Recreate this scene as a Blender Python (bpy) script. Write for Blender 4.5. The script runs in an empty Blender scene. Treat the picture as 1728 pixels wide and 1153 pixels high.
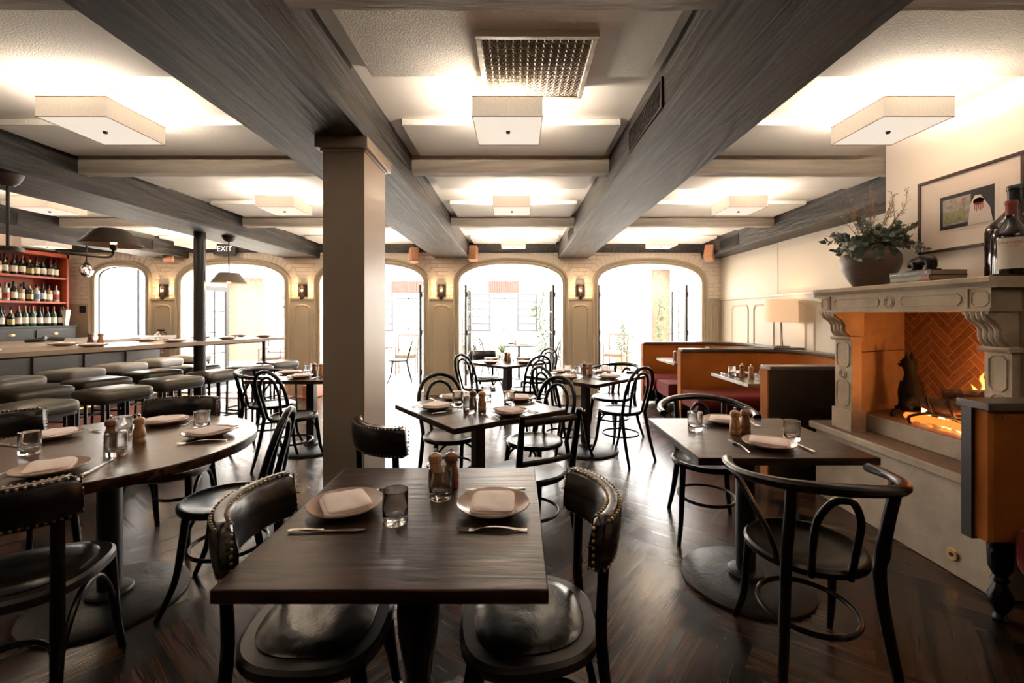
import bpy, math, random
from math import pi, sin, cos, atan2, radians as R, sqrt
from mathutils import Vector, Matrix, noise

random.seed(7)
SC = bpy.context.scene
COL = SC.collection

# ------------------------------------------------------------------ camera
EYE = 1.37
F = 750.0
cam_d = bpy.data.cameras.new('camera')
cam_d.sensor_width = 36
cam_d.lens = F / 1728 * 36
cam_d.shift_x = -8 / 1728
cam_d.shift_y = -45.5 / 1728
cam_d.clip_start = 0.02
cam = bpy.data.objects.new('camera', cam_d)
cam.location = (0, 0, EYE)
cam.rotation_euler = (R(90), 0, 0)
COL.objects.link(cam)
SC.camera = cam
SC.view_settings.view_transform = 'Standard'
SC.view_settings.look = 'None'
SC.view_settings.gamma = 1
SC.view_settings.exposure = 1.15
SC.view_settings.use_curve_mapping = False

# ------------------------------------------------------------------ sky
w = bpy.data.worlds.new('sky')
SC.world = w
w.use_nodes = True
bg = w.node_tree.nodes['Background']
bg.inputs[0].default_value = (1.0, 0.975, 0.95, 1)
bg.inputs[1].default_value = 9.0

# sun falling on the courtyard beyond the doors
sd = bpy.data.lights.new('sun', 'SUN')
sd.energy = 5; sd.angle = R(2); sd.color = (1, .95, .86)
so = bpy.data.objects.new('sun', sd)
so.rotation_euler = (R(38), R(8), R(-20))
COL.objects.link(so)

def lamp_light(x, y, z, e, r=.05, col=(1, .87, .72), par=None):
    d = bpy.data.lights.new('bulb_light', 'POINT')
    d.energy = e; d.color = col; d.shadow_soft_size = r
    o = bpy.data.objects.new('bulb_light', d)
    o.location = (x, y, z); COL.objects.link(o)
    if par: o.parent = par
    return o

def at(px, py, z):
    """point of the photograph on the horizontal plane z"""
    Y = F * (EYE - z) / (py - 531)
    return ((px - 872) / F * Y, Y, z)

# ------------------------------------------------------------------ mesh builder
class MB:
    def __init__(s):
        s.v = []; s.f = []; s.m = []; s.M = None; s.uv = None
    def add(s, vs, fs, mat=0):
        b = len(s.v)
        if s.M is not None:
            vs = [tuple(s.M @ Vector(p)) for p in vs]
        s.v += [tuple(p) for p in vs]
        for f in fs:
            s.f.append([b + i for i in f]); s.m.append(mat)
        return s
    def box(s, x0, x1, y0, y1, z0, z1, mat=0):
        vs = [(x0,y0,z0),(x1,y0,z0),(x1,y1,z0),(x0,y1,z0),(x0,y0,z1),(x1,y0,z1),(x1,y1,z1),(x0,y1,z1)]
        fs = [(0,3,2,1),(4,5,6,7),(0,1,5,4),(1,2,6,5),(2,3,7,6),(3,0,4,7)]
        return s.add(vs, fs, mat)
    def obox(s, c, sz, M=None, mat=0):
        x, y, z = sz[0]/2, sz[1]/2, sz[2]/2
        vs = [Vector(p) for p in [(-x,-y,-z),(x,-y,-z),(x,y,-z),(-x,y,-z),(-x,-y,z),(x,-y,z),(x,y,z),(-x,y,z)]]
        if M is not None: vs = [M @ p for p in vs]
        vs = [p + Vector(c) for p in vs]
        fs = [(0,3,2,1),(4,5,6,7),(0,1,5,4),(1,2,6,5),(2,3,7,6),(3,0,4,7)]
        return s.add(vs, fs, mat)
    def bar(s, a, b, w, h, mat=0):
        a, b = Vector(a), Vector(b); d = (b - a).normalized()
        up = Vector((0,0,1)) if abs(d.z) < .95 else Vector((0,1,0))
        sx = d.cross(up).normalized(); sy = sx.cross(d)
        vs = []
        for p in (a, b):
            for i, j in ((-1,-1),(1,-1),(1,1),(-1,1)):
                vs.append(p + sx*w/2*i + sy*h/2*j)
        fs = [(0,1,2,3),(7,6,5,4),(0,4,5,1),(1,5,6,2),(2,6,7,3),(3,7,4,0)]
        return s.add(vs, fs, mat)
    def tube(s, pts, r, seg=10, closed=False, mat=0, flat=1.0, up0=None):
        pts = [Vector(p) for p in pts]; n = len(pts)
        rr = r if isinstance(r, (list, tuple)) else [r]*n
        if len(rr) != n:
            rr = [rr[min(len(rr)-1, int(i/(n-1)*(len(rr)-1)))] + (rr[min(len(rr)-1, int(i/(n-1)*(len(rr)-1))+1)] - rr[min(len(rr)-1, int(i/(n-1)*(len(rr)-1)))]) * ((i/(n-1)*(len(rr)-1)) % 1) for i in range(n)]
        tan = []
        for i in range(n):
            if closed: t = pts[(i+1) % n] - pts[(i-1) % n]
            elif i == 0: t = pts[1] - pts[0]
            elif i == n-1: t = pts[-1] - pts[-2]
            else: t = pts[i+1] - pts[i-1]
            tan.append(t.normalized())
        u = Vector(up0) if up0 else (Vector((0,0,1)) if abs(tan[0].z) < .9 else Vector((1,0,0)))
        u = (u - tan[0]*u.dot(tan[0])).normalized()
        vs = []
        for i in range(n):
            u = (u - tan[i]*u.dot(tan[i])).normalized()
            w_ = tan[i].cross(u)
            for k in range(seg):
                a = 2*pi*k/seg
                vs.append(pts[i] + u*cos(a)*rr[i] + w_*sin(a)*rr[i]*flat)
        fs = []
        for i in range(n if closed else n-1):
            for k in range(seg):
                a = i*seg+k; b = i*seg+(k+1) % seg
                c = ((i+1) % n)*seg+(k+1) % seg; d = ((i+1) % n)*seg+k
                fs.append((a, b, c, d))
        if not closed:
            fs.append(tuple(range(seg-1, -1, -1)))
            fs.append(tuple((n-1)*seg+k for k in range(seg)))
        return s.add(vs, fs, mat)
    def lathe(s, prof, c=(0,0,0), seg=24, mat=0, cap=True):
        vs = []; fs = []; n = len(prof)
        for (r, z) in prof:
            for k in range(seg):
                a = 2*pi*k/seg
                vs.append((c[0]+max(r, .0002)*cos(a), c[1]+max(r, .0002)*sin(a), c[2]+z))
        for i in range(n-1):
            for k in range(seg):
                fs.append((i*seg+k, i*seg+(k+1) % seg, (i+1)*seg+(k+1) % seg, (i+1)*seg+k))
        if cap:
            fs.append(tuple(range(seg-1, -1, -1)))
            fs.append(tuple((n-1)*seg+k for k in range(seg)))
        return s.add(vs, fs, mat)
    def rings(s, rs, mat=0, cap=True, closed=False):
        n = len(rs[0]); vs = [p for r in rs for p in r]; fs = []
        m = len(rs)
        for i in range(m if closed else m-1):
            for k in range(n):
                j = (i+1) % m
                fs.append((i*n+k, i*n+(k+1) % n, j*n+(k+1) % n, j*n+k))
        if cap and not closed:
            fs.append(tuple(range(n-1, -1, -1))); fs.append(tuple((m-1)*n+k for k in range(n)))
        return s.add(vs, fs, mat)
    def prism(s, poly, z0, z1, mat=0):
        n = len(poly)
        return s.rings([[(x, y, z0) for x, y in poly], [(x, y, z1) for x, y in poly]], mat)
    def prof_y(s, poly, y0, y1, mat=0):      # poly in (x,z), pushed along y
        return s.rings([[(x, y0, z) for x, z in poly], [(x, y1, z) for x, z in poly]], mat)
    def prof_x(s, poly, x0, x1, mat=0):      # poly in (y,z), pushed along x
        return s.rings([[(x0, y, z) for y, z in poly], [(x1, y, z) for y, z in poly]], mat)
    def ball(s, c, r, seg=12, mat=0, sc=(1,1,1)):
        vs = []; fs = []; n = seg//2
        for i in range(n+1):
            t = pi*i/n
            for k in range(seg):
                a = 2*pi*k/seg; q = max(sin(t), .002)
                vs.append((c[0]+r*sc[0]*q*cos(a), c[1]+r*sc[1]*q*sin(a), c[2]-r*sc[2]*cos(t)))
        for i in range(n):
            for k in range(seg):
                fs.append((i*seg+k, i*seg+(k+1) % seg, (i+1)*seg+(k+1) % seg, (i+1)*seg+k))
        return s.add(vs, fs, mat)
    def build(s, name, mats, parent=None, bevel=0, seg=2, angle=38, sub=0, loc=None, smooth=True):
        me = bpy.data.meshes.new(name)
        me.from_pydata(s.v, [], s.f)
        if not isinstance(mats, (list, tuple)): mats = [mats]
        for m in mats: me.materials.append(m)
        me.polygons.foreach_set('material_index', s.m)
        if smooth:
            me.polygons.foreach_set('use_smooth', [True]*len(s.f))
            me.set_sharp_from_angle(angle=R(angle))
        me.update()
        o = bpy.data.objects.new(name, me)
        COL.objects.link(o)
        if parent is not None: o.parent = parent
        if loc: o.location = loc
        if bevel:
            b = o.modifiers.new('bevel', 'BEVEL'); b.width = bevel; b.segments = seg; b.limit_method = 'ANGLE'; b.angle_limit = R(40)
        if sub:
            b = o.modifiers.new('sub', 'SUBSURF'); b.levels = sub; b.render_levels = sub
        return o

def spline(pts, n=8, closed=False):
    P = [Vector(p) for p in pts]; out = []; m = len(P)
    for i in range(m if closed else m-1):
        if closed: a, b, c, d = P[(i-1) % m], P[i], P[(i+1) % m], P[(i+2) % m]
        else:
            b, c = P[i], P[i+1]
            a = P[i-1] if i > 0 else b*2 - c
            d = P[i+2] if i+2 < m else c*2 - b
        for k in range(n):
            t = k/n
            out.append(.5*((2*b) + (c-a)*t + (2*a-5*b+4*c-d)*t*t + (3*b-a-3*c+d)*t**3))
    if not closed: out.append(P[-1])
    return out

# ------------------------------------------------------------------ tags
def tag(o, label=None, cat=None, group=None, kind=None):
    if label: o['label'] = label
    if cat: o['category'] = cat
    if group: o['group'] = group
    if kind: o['kind'] = kind
    return o
def empty(name, label, cat, loc=(0,0,0), rz=0, group=None):
    o = bpy.data.objects.new(name, None); o.empty_display_size = .1
    COL.objects.link(o); o.location = loc; o.rotation_euler = (0,0,rz)
    return tag(o, label, cat, group)
def struct(o): o['kind'] = 'structure'; return o
_kids = {}
def copy_tree(o, loc, rz, label, group=None, parent=None):
    def rec(a, par):
        c = a.copy(); COL.objects.link(c); c.parent = par
        for ch in a.children: rec(ch, c)
        return c
    r = rec(o, parent); r.location = loc; r.rotation_euler = (0,0,rz)
    r['label'] = label
    if group: r['group'] = group
    return r
class Proto:
    """first placement uses the built thing itself, later ones are copies"""
    def __init__(s, make): s.make = make; s.o = None
    def put(s, loc, rz, label, group=None):
        if s.o is None:
            s.o = s.make(); o = s.o; o.location = loc; o.rotation_euler = (0,0,rz); o['label'] = label
            if group: o['group'] = group
            return o
        return copy_tree(s.o, loc, rz, label, group)

# ------------------------------------------------------------------ materials
def nm(name):
    m = bpy.data.materials.new(name); m.use_nodes = True
    return m, m.node_tree.nodes, m.node_tree.links, m.node_tree.nodes['Principled BSDF']
def setp(b, **k):
    names = {'rough':'Roughness','metal':'Metallic','trans':'Transmission Weight','ior':'IOR','coat':'Coat Weight','coatr':'Coat Roughness',
             'sheen':'Sheen Weight','sheenr':'Sheen Roughness','spec':'Specular IOR Level','alpha':'Alpha','es':'Emission Strength','sss':'Subsurface Weight'}
    for a, v in k.items(): b.inputs[names[a]].default_value = v
def mat(name, c, rough=.5, var=0, vs=6, bump=0, bs=60, bd=.01, stretch=(1,1,1), **k):
    m, N, L, b = nm(name)
    b.inputs['Base Color'].default_value = (*c, 1); setp(b, rough=rough, **k)
    if var or bump:
        tc = N.new('ShaderNodeTexCoord'); mp = N.new('ShaderNodeMapping'); mp.inputs['Scale'].default_value = stretch
        L.new(tc.outputs['Object'], mp.inputs[0])
    if var:
        n = N.new('ShaderNodeTexNoise'); n.inputs['Scale'].default_value = vs; n.inputs['Detail'].default_value = 5
        L.new(mp.outputs[0], n.inputs['Vector'])
        mx = N.new('ShaderNodeMix'); mx.data_type = 'RGBA'
        mx.inputs[6].default_value = (*[x*(1-var) for x in c], 1); mx.inputs[7].default_value = (*[min(1, x*(1+var)) for x in c], 1)
        L.new(n.outputs[0], mx.inputs[0]); L.new(mx.outputs[2], b.inputs['Base Color'])
    if bump:
        n = N.new('ShaderNodeTexNoise'); n.inputs['Scale'].default_value = bs; n.inputs['Detail'].default_value = 4
        L.new(mp.outputs[0], n.inputs['Vector'])
        bp = N.new('ShaderNodeBump'); bp.inputs['Strength'].default_value = bump; bp.inputs['Distance'].default_value = bd
        L.new(n.outputs[0], bp.inputs['Height']); L.new(bp.outputs[0], b.inputs['Normal'])
    return m
def ramp(N, stops):
    r = N.new('ShaderNodeValToRGB'); e = r.color_ramp.elements
    while len(e) < len(stops): e.new(.5)
    for x, (p, c) in zip(e, stops): x.position = p; x.color = (*c, 1)
    return r
def wood(name, c1, c2, axis=0, rough=.35, dens=14, bump=.25, coat=0, spec=.5, bd=.004, ring=1.0):
    m, N, L, b = nm(name)
    tc = N.new('ShaderNodeTexCoord'); mp = N.new('ShaderNodeMapping')
    sc = [dens]*3; sc[axis] = dens*.09
    mp.inputs['Scale'].default_value = sc
    L.new(tc.outputs['Object'], mp.inputs[0])
    n1 = N.new('ShaderNodeTexNoise'); n1.inputs['Scale'].default_value = .45; n1.inputs['Detail'].default_value = 3; n1.inputs['Distortion'].default_value = .8
    L.new(mp.outputs[0], n1.inputs['Vector'])
    mul = N.new('ShaderNodeMath'); mul.operation = 'MULTIPLY'; mul.inputs[1].default_value = 42*ring
    L.new(n1.outputs[0], mul.inputs[0])
    sn = N.new('ShaderNodeMath'); sn.operation = 'SINE'; L.new(mul.outputs[0], sn.inputs[0])
    n2 = N.new('ShaderNodeTexNoise'); n2.inputs['Scale'].default_value = 5; n2.inputs['Detail'].default_value = 6; n2.inputs['Roughness'].default_value = .7
    L.new(mp.outputs[0], n2.inputs['Vector'])
    ma = N.new('ShaderNodeMath'); ma.operation = 'MULTIPLY_ADD'; ma.inputs[1].default_value = .16; L.new(sn.outputs[0], ma.inputs[0]); L.new(n2.outputs[0], ma.inputs[2])
    rp = ramp(N, [(.25, c1), (.75, c2)]); L.new(ma.outputs[0], rp.inputs[0]); L.new(rp.outputs[0], b.inputs['Base Color'])
    bp = N.new('ShaderNodeBump'); bp.inputs['Strength'].default_value = bump; bp.inputs['Distance'].default_value = bd
    L.new(ma.outputs[0], bp.inputs['Height']); L.new(bp.outputs[0], b.inputs['Normal'])
    setp(b, rough=rough, coat=coat, spec=spec)
    return m

M = {}
M['ebony'] = mat('ebony', (.0045,.0035,.003), .27, bump=.10, bs=90, bd=.002, stretch=(3,3,.5), spec=.34)
M['iron'] = mat('iron', (.012,.012,.012), .38, bump=.15, bs=70, bd=.002)
M['castiron'] = mat('castiron', (.022,.021,.021), .42, var=.5, vs=9, bump=.5, bs=45, bd=.004, metal=.4)
M['table'] = wood('table', (.008,.004,.0022), (.052,.024,.012), 0, rough=.29, dens=13, bump=.5, bd=.002, spec=.30)
M['table_r'] = wood('table_r', (.016,.0075,.004), (.080,.037,.018), 0, rough=.27, dens=12, bump=.4, bd=.002, spec=.34)
M['beam'] = wood('beam', (.015,.013,.012), (.058,.048,.040), 1, rough=.58, dens=6, bump=1.0, bd=.013, ring=1.3, spec=.5)
M['joist'] = wood('joist', (.42,.36,.29), (.60,.53,.45), 0, rough=.6, dens=7, bump=.7, bd=.008)
M['ceil'] = mat('ceil', (.86,.81,.74), .75, bump=.12, bs=60, bd=.003)
M['acoustic'] = mat('acoustic', (.82,.78,.72), .9, var=.06, vs=120, bump=.6, bs=160, bd=.004)
M['plaster'] = mat('plaster', (.86,.77,.67), .7, bump=.1, bs=30, bd=.004)
M['fabric_wall'] = mat('fabric_wall', (.80,.73,.62), .9, var=.04, vs=200, bump=.3, bs=250, bd=.002)
M['greige'] = mat('greige', (.46,.395,.29), .42, bump=.06, bs=40, bd=.003)
M['column'] = mat('column', (.39,.315,.245), .38, bump=.06, bs=25, bd=.003)
M['leather'] = mat('leather', (.008,.0055,.0045), .27, var=.5, vs=8, bump=.35, bs=24, bd=.006, spec=.6)
M['olive'] = mat('olive', (.060,.052,.035), .30, var=.2, vs=7, bump=.3, bs=20, bd=.005, spec=.6)
M['greyleather'] = mat('greyleather', (.36,.33,.27), .33, bump=.25, bs=20, bd=.005)
M['brass'] = mat('brass', (.62,.40,.17), .28, metal=1)
M['nail'] = mat('nail', (.45,.31,.17), .30, metal=1)
M['steel'] = mat('steel', (.62,.58,.54), .22, metal=1)
M['chrome'] = mat('chrome', (.7,.68,.66), .12, metal=1)
M['ceramic'] = mat('ceramic', (.42,.30,.24), .22, var=.06, vs=14, spec=.6)
M['napkin'] = mat('napkin', (.90,.78,.74), .95, var=.05, vs=60, bump=.5, bs=300, bd=.001, sheen=.3)
M['glass'] = mat('glass', (1,1,1), .0, trans=1, ior=1.45)
M['mill_l'] = wood('mill_l', (.26,.12,.05), (.50,.27,.12), 2, rough=.32, dens=30, bump=.1, bd=.001)
M['mill_d'] = wood('mill_d', (.10,.035,.018), (.22,.085,.04), 2, rough=.28, dens=30, bump=.1, bd=.001)
M['velvet'] = mat('velvet', (.30,.085,.010), .8, var=.45, vs=4, bump=.25, bs=50, bd=.005, sheen=.15, spec=.2, sheenr=.35)
M['velvet_red'] = mat('velvet_red', (.14,.014,.010), .8, var=.45, vs=5, bump=.25, bs=50, bd=.005, sheen=.12, spec=.2, sheenr=.35)
M['darkwood'] = mat('darkwood', (.017,.011,.008), .35, var=.3, vs=9, bump=.2, bs=50, bd=.003, stretch=(1,1,4))
M['cap'] = mat('cap', (.07,.05,.036), .30, var=.3, vs=8, bump=.15, bs=50, bd=.002, stretch=(.4,3,3))
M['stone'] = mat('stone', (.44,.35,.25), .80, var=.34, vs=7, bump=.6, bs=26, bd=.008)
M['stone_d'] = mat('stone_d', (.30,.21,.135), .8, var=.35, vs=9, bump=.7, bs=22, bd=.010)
M['hearth'] = mat('hearth', (.40,.335,.255), .75, var=.42, vs=6, bump=.5, bs=30, bd=.006)
M['hearth_top'] = mat('hearth_top', (.17,.12,.085), .55, var=.35, vs=9, bump=.3, bs=30, bd=.004)
M['clay'] = mat('clay', (.085,.05,.032), .42, var=.35, vs=10, bump=.3, bs=40, bd=.004, stretch=(1,1,6))
M['bronze'] = mat('bronze', (.022,.012,.008), .45, var=.3, vs=30, bump=.4, bs=60, bd=.003, metal=.3)
M['leafdark'] = mat('leafdark', (.055,.075,.050), .5, var=.5, vs=25)
M['leafpale'] = mat('leafpale', (.27,.30,.26), .55, var=.3, vs=25)
M['dry'] = mat('dry', (.27,.16,.085), .7, var=.3, vs=30)
M['leaf'] = mat('leaf', (.032,.058,.016), .6, var=.4, vs=12)
M['bark'] = mat('bark', (.05,.032,.022), .85, var=.6, vs=20, bump=1, bs=30, bd=.02)
M['log'] = mat('log', (.11,.06,.035), .9, var=.6, vs=26, bump=1, bs=50, bd=.02)
M['frame'] = mat('frame', (.05,.018,.012), .4)
M['white'] = mat('white', (.78,.74,.70), .6)
M['black'] = mat('black', (.012,.012,.012), .5)
M['blackgloss'] = mat('blackgloss', (.012,.012,.012), .25)
M['paper'] = mat('paper', (.72,.66,.56), .8, var=.06, vs=60)
M['page'] = mat('page', (.46,.33,.24), .9, var=.15, vs=4, bump=.8, bs=90, bd=.002, stretch=(1,1,30))
M['orange'] = mat('orange', (.34,.055,.018), .5)
M['counter'] = mat('counter', (.33,.26,.19), .30, var=.12, vs=12)
M['bar_dark'] = mat('bar_dark', (.030,.028,.028), .4, var=.2, vs=5)
M['bar_face'] = mat('bar_face', (.045,.040,.036), .55, var=.3, vs=6)
M['terra'] = mat('terra', (.36,.12,.065), .45, var=.3, vs=8)
M['shade_dark'] = mat('shade_dark', (.045,.032,.025), .5)
M['shade_grey'] = mat('shade_grey', (.22,.19,.16), .5)
M['speaker'] = mat('speaker', (.50,.24,.13), .55)
M['patio'] = mat('patio', (.72,.66,.58), .9, var=.12, vs=2)
M['patio_wall'] = mat('patio_wall', (.88,.85,.80), .9, var=.05, vs=3)
M['patio_wood'] = mat('patio_wood', (.050,.026,.013), .7, var=.2, vs=10)
M['patio_cush'] = mat('patio_cush', (.085,.058,.036), .9)
M['patio_metal'] = mat('patio_metal', (.030,.033,.040), .6)
M['pot'] = mat('pot', (.13,.095,.06), .8, var=.1, vs=8)
M['red'] = mat('red', (.35,.05,.03), .4)
M['capsule'] = mat('capsule', (.22,.035,.03), .35)
M['gold'] = mat('gold', (.45,.33,.15), .35, metal=.6)
M['blue'] = mat('blue', (.10,.17,.30), .4)
M['bottle'] = mat('bottle', (.010,.014,.008), .08, spec=.7)
M['bottle_red'] = mat('bottle_red', (.018,.006,.006), .08, spec=.7)
M['spirit'] = mat('spirit', (.33,.22,.11), .06, spec=.7)
M['clear'] = mat('clear', (.52,.52,.47), .06, spec=.7)
M['green'] = mat('green', (.03,.10,.035), .08, spec=.7)

def emis(name, c, s, base=(.8,.7,.6), var=0):
    m, N, L, b = nm(name)
    b.inputs['Base Color'].default_value = (*base, 1)
    b.inputs['Emission Color'].default_value = (*c, 1); setp(b, es=s, rough=.8)
    if var:
        tc = N.new('ShaderNodeTexCoord'); n = N.new('ShaderNodeTexNoise'); n.inputs['Scale'].default_value = 90; n.inputs['Detail'].default_value = 3
        mp = N.new('ShaderNodeMapping'); mp.inputs['Scale'].default_value = (1,1,2.2)
        L.new(tc.outputs['Object'], mp.inputs[0]); L.new(mp.outputs[0], n.inputs['Vector'])
        rp = ramp(N, [(.35, tuple(x*(1-var) for x in c)), (.65, c)]); L.new(n.outputs[0], rp.inputs[0]); L.new(rp.outputs[0], b.inputs['Emission Color'])
    return m
M['linen'] = emis('linen', (1,.84,.64), .24, (.42,.35,.27), var=.35)
M['diffuser'] = emis('diffuser', (1,.88,.74), .36, (.5,.44,.36))
M['lampshade'] = emis('lampshade', (1,.62,.34), .34, (.42,.30,.20), var=.12)
M['bulb_dim'] = emis('bulb_dim', (1,.55,.2), 3.5)
M['catiron'] = mat('catiron', (.006,.005,.004), .7, bump=.4, bs=60, bd=.003, spec=.25)
M['bulb'] = emis('bulb', (1,.62,.25), 14)
M['ember'] = emis('ember', (1,.16,.02), 1.0, (.1,.03,.02))

def fabric_brick():
    m, N, L, b = nm('white_brick')
    tc = N.new('ShaderNodeTexCoord'); sx = N.new('ShaderNodeSeparateXYZ'); cx = N.new('ShaderNodeCombineXYZ')
    L.new(tc.outputs['Object'], sx.inputs[0])
    L.new(sx.outputs[0], cx.inputs[0]); L.new(sx.outputs[2], cx.inputs[1])
    br = N.new('ShaderNodeTexBrick'); br.inputs['Scale'].default_value = 1
    br.inputs['Brick Width'].default_value = .21; br.inputs['Row Height'].default_value = .068; br.inputs['Mortar Size'].default_value = .006
    br.inputs['Mortar Smooth'].default_value = .6
    br.inputs['Color1'].default_value = (.88,.79,.68,1); br.inputs['Color2'].default_value = (.85,.76,.65,1); br.inputs['Mortar'].default_value = (.66,.57,.47,1)
    L.new(cx.outputs[0], br.inputs['Vector'])
    n = N.new('ShaderNodeTexNoise'); n.inputs['Scale'].default_value = 25; L.new(tc.outputs['Object'], n.inputs['Vector'])
    ad = N.new('ShaderNodeMath'); ad.operation = 'MULTIPLY_ADD'; ad.inputs[1].default_value = -1; L.new(br.outputs['Fac'], ad.inputs[0]); L.new(n.outputs[0], ad.inputs[2])
    bp = N.new('ShaderNodeBump'); bp.inputs['Strength'].default_value = .8; bp.inputs['Distance'].default_value = .012
    L.new(ad.outputs[0], bp.inputs['Height']); L.new(bp.outputs[0], b.inputs['Normal'])
    L.new(br.outputs['Color'], b.inputs['Base Color']); setp(b, rough=.55)
    return m
M['brick'] = fabric_brick()

def plank_mat(name, w_, Ln, cols, rough, groove, gcol, bd=.003, grain=(.9, 16), bumps=.5):
    m, N, L, b = nm(name)
    uv = N.new('ShaderNodeUVMap'); uv.uv_map = 'UVMap'
    sx = N.new('ShaderNodeSeparateXYZ'); L.new(uv.outputs[0], sx.inputs[0])
    at_ = N.new('ShaderNodeAttribute'); at_.attribute_name = 'rnd'
    def mt(op, a, b_=None, c=None):
        q = N.new('ShaderNodeMath'); q.operation = op
        for i, x in enumerate((a, b_, c)):
            if x is None: continue
            if isinstance(x, (int, float)): q.inputs[i].default_value = x
            else: L.new(x, q.inputs[i])
        return q.outputs[0]
    def edge(o, size):
        return mt('MINIMUM', o, mt('SUBTRACT', size, o))
    e = mt('MINIMUM', edge(sx.outputs[0], Ln), edge(sx.outputs[1], w_))
    mask = mt('MINIMUM', mt('DIVIDE', e, groove), 1.0)
    cb = N.new('ShaderNodeCombineXYZ')
    L.new(mt('MULTIPLY', sx.outputs[0], grain[0]), cb.inputs[0]); L.new(mt('MULTIPLY', sx.outputs[1], grain[1]), cb.inputs[1]); L.new(mt('MULTIPLY', at_.outputs['Fac'], 60), cb.inputs[2])
    n1 = N.new('ShaderNodeTexNoise'); n1.inputs['Scale'].default_value = .8; n1.inputs['Detail'].default_value = 2; n1.inputs['Distortion'].default_value = 1.0
    L.new(cb.outputs[0], n1.inputs['Vector'])
    sn = mt('SINE', mt('MULTIPLY', n1.outputs[0], 55))
    n2 = N.new('ShaderNodeTexNoise'); n2.inputs['Scale'].default_value = 3.5; n2.inputs['Detail'].default_value = 7; n2.inputs['Roughness'].default_value = .7
    L.new(cb.outputs[0], n2.inputs['Vector'])
    g = mt('MULTIPLY_ADD', sn, .12, mt('MULTIPLY_ADD', n2.outputs[0], .6, .2))
    g2 = mt('MULTIPLY_ADD', mt('SUBTRACT', at_.outputs['Fac'], .5), .28, g)
    rp = ramp(N, [(.22, cols[0]), (.80, cols[1])]); L.new(g2, rp.inputs[0])
    mx = N.new('ShaderNodeMix'); mx.data_type = 'RGBA'; mx.inputs[6].default_value = (*gcol, 1)
    L.new(mask, mx.inputs[0]); L.new(rp.outputs[0], mx.inputs[7]); L.new(mx.outputs[2], b.inputs['Base Color'])
    h = mt('MULTIPLY_ADD', mask, .35, g)
    bp = N.new('ShaderNodeBump'); bp.inputs['Strength'].default_value = bumps; bp.inputs['Distance'].default_value = bd
    L.new(h, bp.inputs['Height']); L.new(bp.outputs[0], b.inputs['Normal'])
    rr = mt('MULTIPLY_ADD', n1.outputs[0], .16, rough-.08); L.new(rr, b.inputs['Roughness'])
    return m

def clip(poly, a, b, c):
    out = []
    for i in range(len(poly)):
        p, q = poly[i], poly[(i+1) % len(poly)]
        dp = a*p[0]+b*p[1]-c; dq = a*q[0]+b*q[1]-c
        if dp <= 0: out.append(p)
        if dp*dq < 0:
            t = dp/(dp-dq); out.append((p[0]+(q[0]-p[0])*t, p[1]+(q[1]-p[1])*t))
    return out
def herringbone(name, x0, x1, y0, y1, w_, n, ang, to3, material, parent=None):
    """planks laid in herringbone over a rectangle, each with its own grain"""
    Ln = n*w_; ca, sa = cos(ang), sin(ang); cx, cy = (x0+x1)/2, (y0+y1)/2
    rad = sqrt((x1-x0)**2+(y1-y0)**2)/2/w_ + n
    V = []; Fc = []; UV = []; RN = []
    K = int(rad)+1
    def put(px, py, lx, ly, horiz):
        corners = [(px,py),(px+lx,py),(px+lx,py+ly),(px,py+ly)]
        wpoly = [(cx+(a*ca-b*sa)*w_, cy+(a*sa+b*ca)*w_) for a, b in corners]
        for (a, b, c) in ((-1,0,-x0),(1,0,x1),(0,-1,-y0),(0,1,y1)):
            wpoly = clip(wpoly, a, b, c)
            if len(wpoly) < 3: return
        bi = len(V); RN.append(random.random())
        for (X, Y) in wpoly:
            V.append(to3(X, Y))
            dx, dy = (X-cx)/w_, (Y-cy)/w_
            a = dx*ca+dy*sa-px; b = -dx*sa+dy*ca-py
            UV.append((a*w_, b*w_) if horiz else (b*w_, a*w_))
        Fc.append(list(range(bi, len(V))))
    for k in range(-K, K+1):
        m0 = int((-K-k)/(2*n))-1; m1 = int((K-k)/(2*n))+1
        for m in range(m0, m1+1): put(k+2*n*m, k, n, 1, True)
    for c in range(-K-2*n, K+2*n+1):
        for m in range(-int(K/n)-1, int(K/n)+2):
            r0 = c-2*n+1+2*n*m
            if abs(r0) < K+n: put(c, r0, 1, n, False)
    me = bpy.data.meshes.new(name); me.from_pydata(V, [], Fc); me.materials.append(material)
    ul = me.uv_layers.new(name='UVMap')
    for p in me.polygons:
        for li in p.loop_indices: ul.data[li].uv = UV[me.loops[li].vertex_index]
    ra = me.attributes.new('rnd', 'FLOAT', 'FACE')
    for i, r_ in enumerate(RN): ra.data[i].value = r_
    o = bpy.data.objects.new(name, me); COL.objects.link(o)
    if parent: o.parent = parent
    return o
# =================================================================== ROOM SHELL
WY = 7.6           # inner face of the wall with the arches
XL, XR, YB = -7.8, 3.5, -3.6
CEIL = 2.59
BEAM = 2.33
floor_mat = plank_mat('oak_floor', .15, .75, ((.015,.007,.004), (.078,.036,.020)), .25, .006, (.006,.004,.003), bumps=.13)
struct(herringbone('floor', XL, XR, YB, WY+.3, .17, 5, R(52), lambda X, Y: (X, Y, 0), floor_mat))
struct(MB().box(XL-.2, XR+.2, YB-.2, WY+.3, -.16, -.004).build('trim_1', M['black']))
struct(MB().box(XL-.2, XR+.2, YB-.2, WY+.45, CEIL, CEIL+.25).build('ceiling', M['ceil']))
struct(MB().box(XL-.2, XR+.2, YB-.2, YB, 0, CEIL).build('wall_back', M['darkwood']))
struct(MB().box(XL-.2, XL, YB, WY, 0, CEIL).build('wall_left', M['plaster']))
struct(MB().box(XR, XR+.2, YB, WY+.3, 0, CEIL).build('wall_right', M['fabric_wall']))
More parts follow.
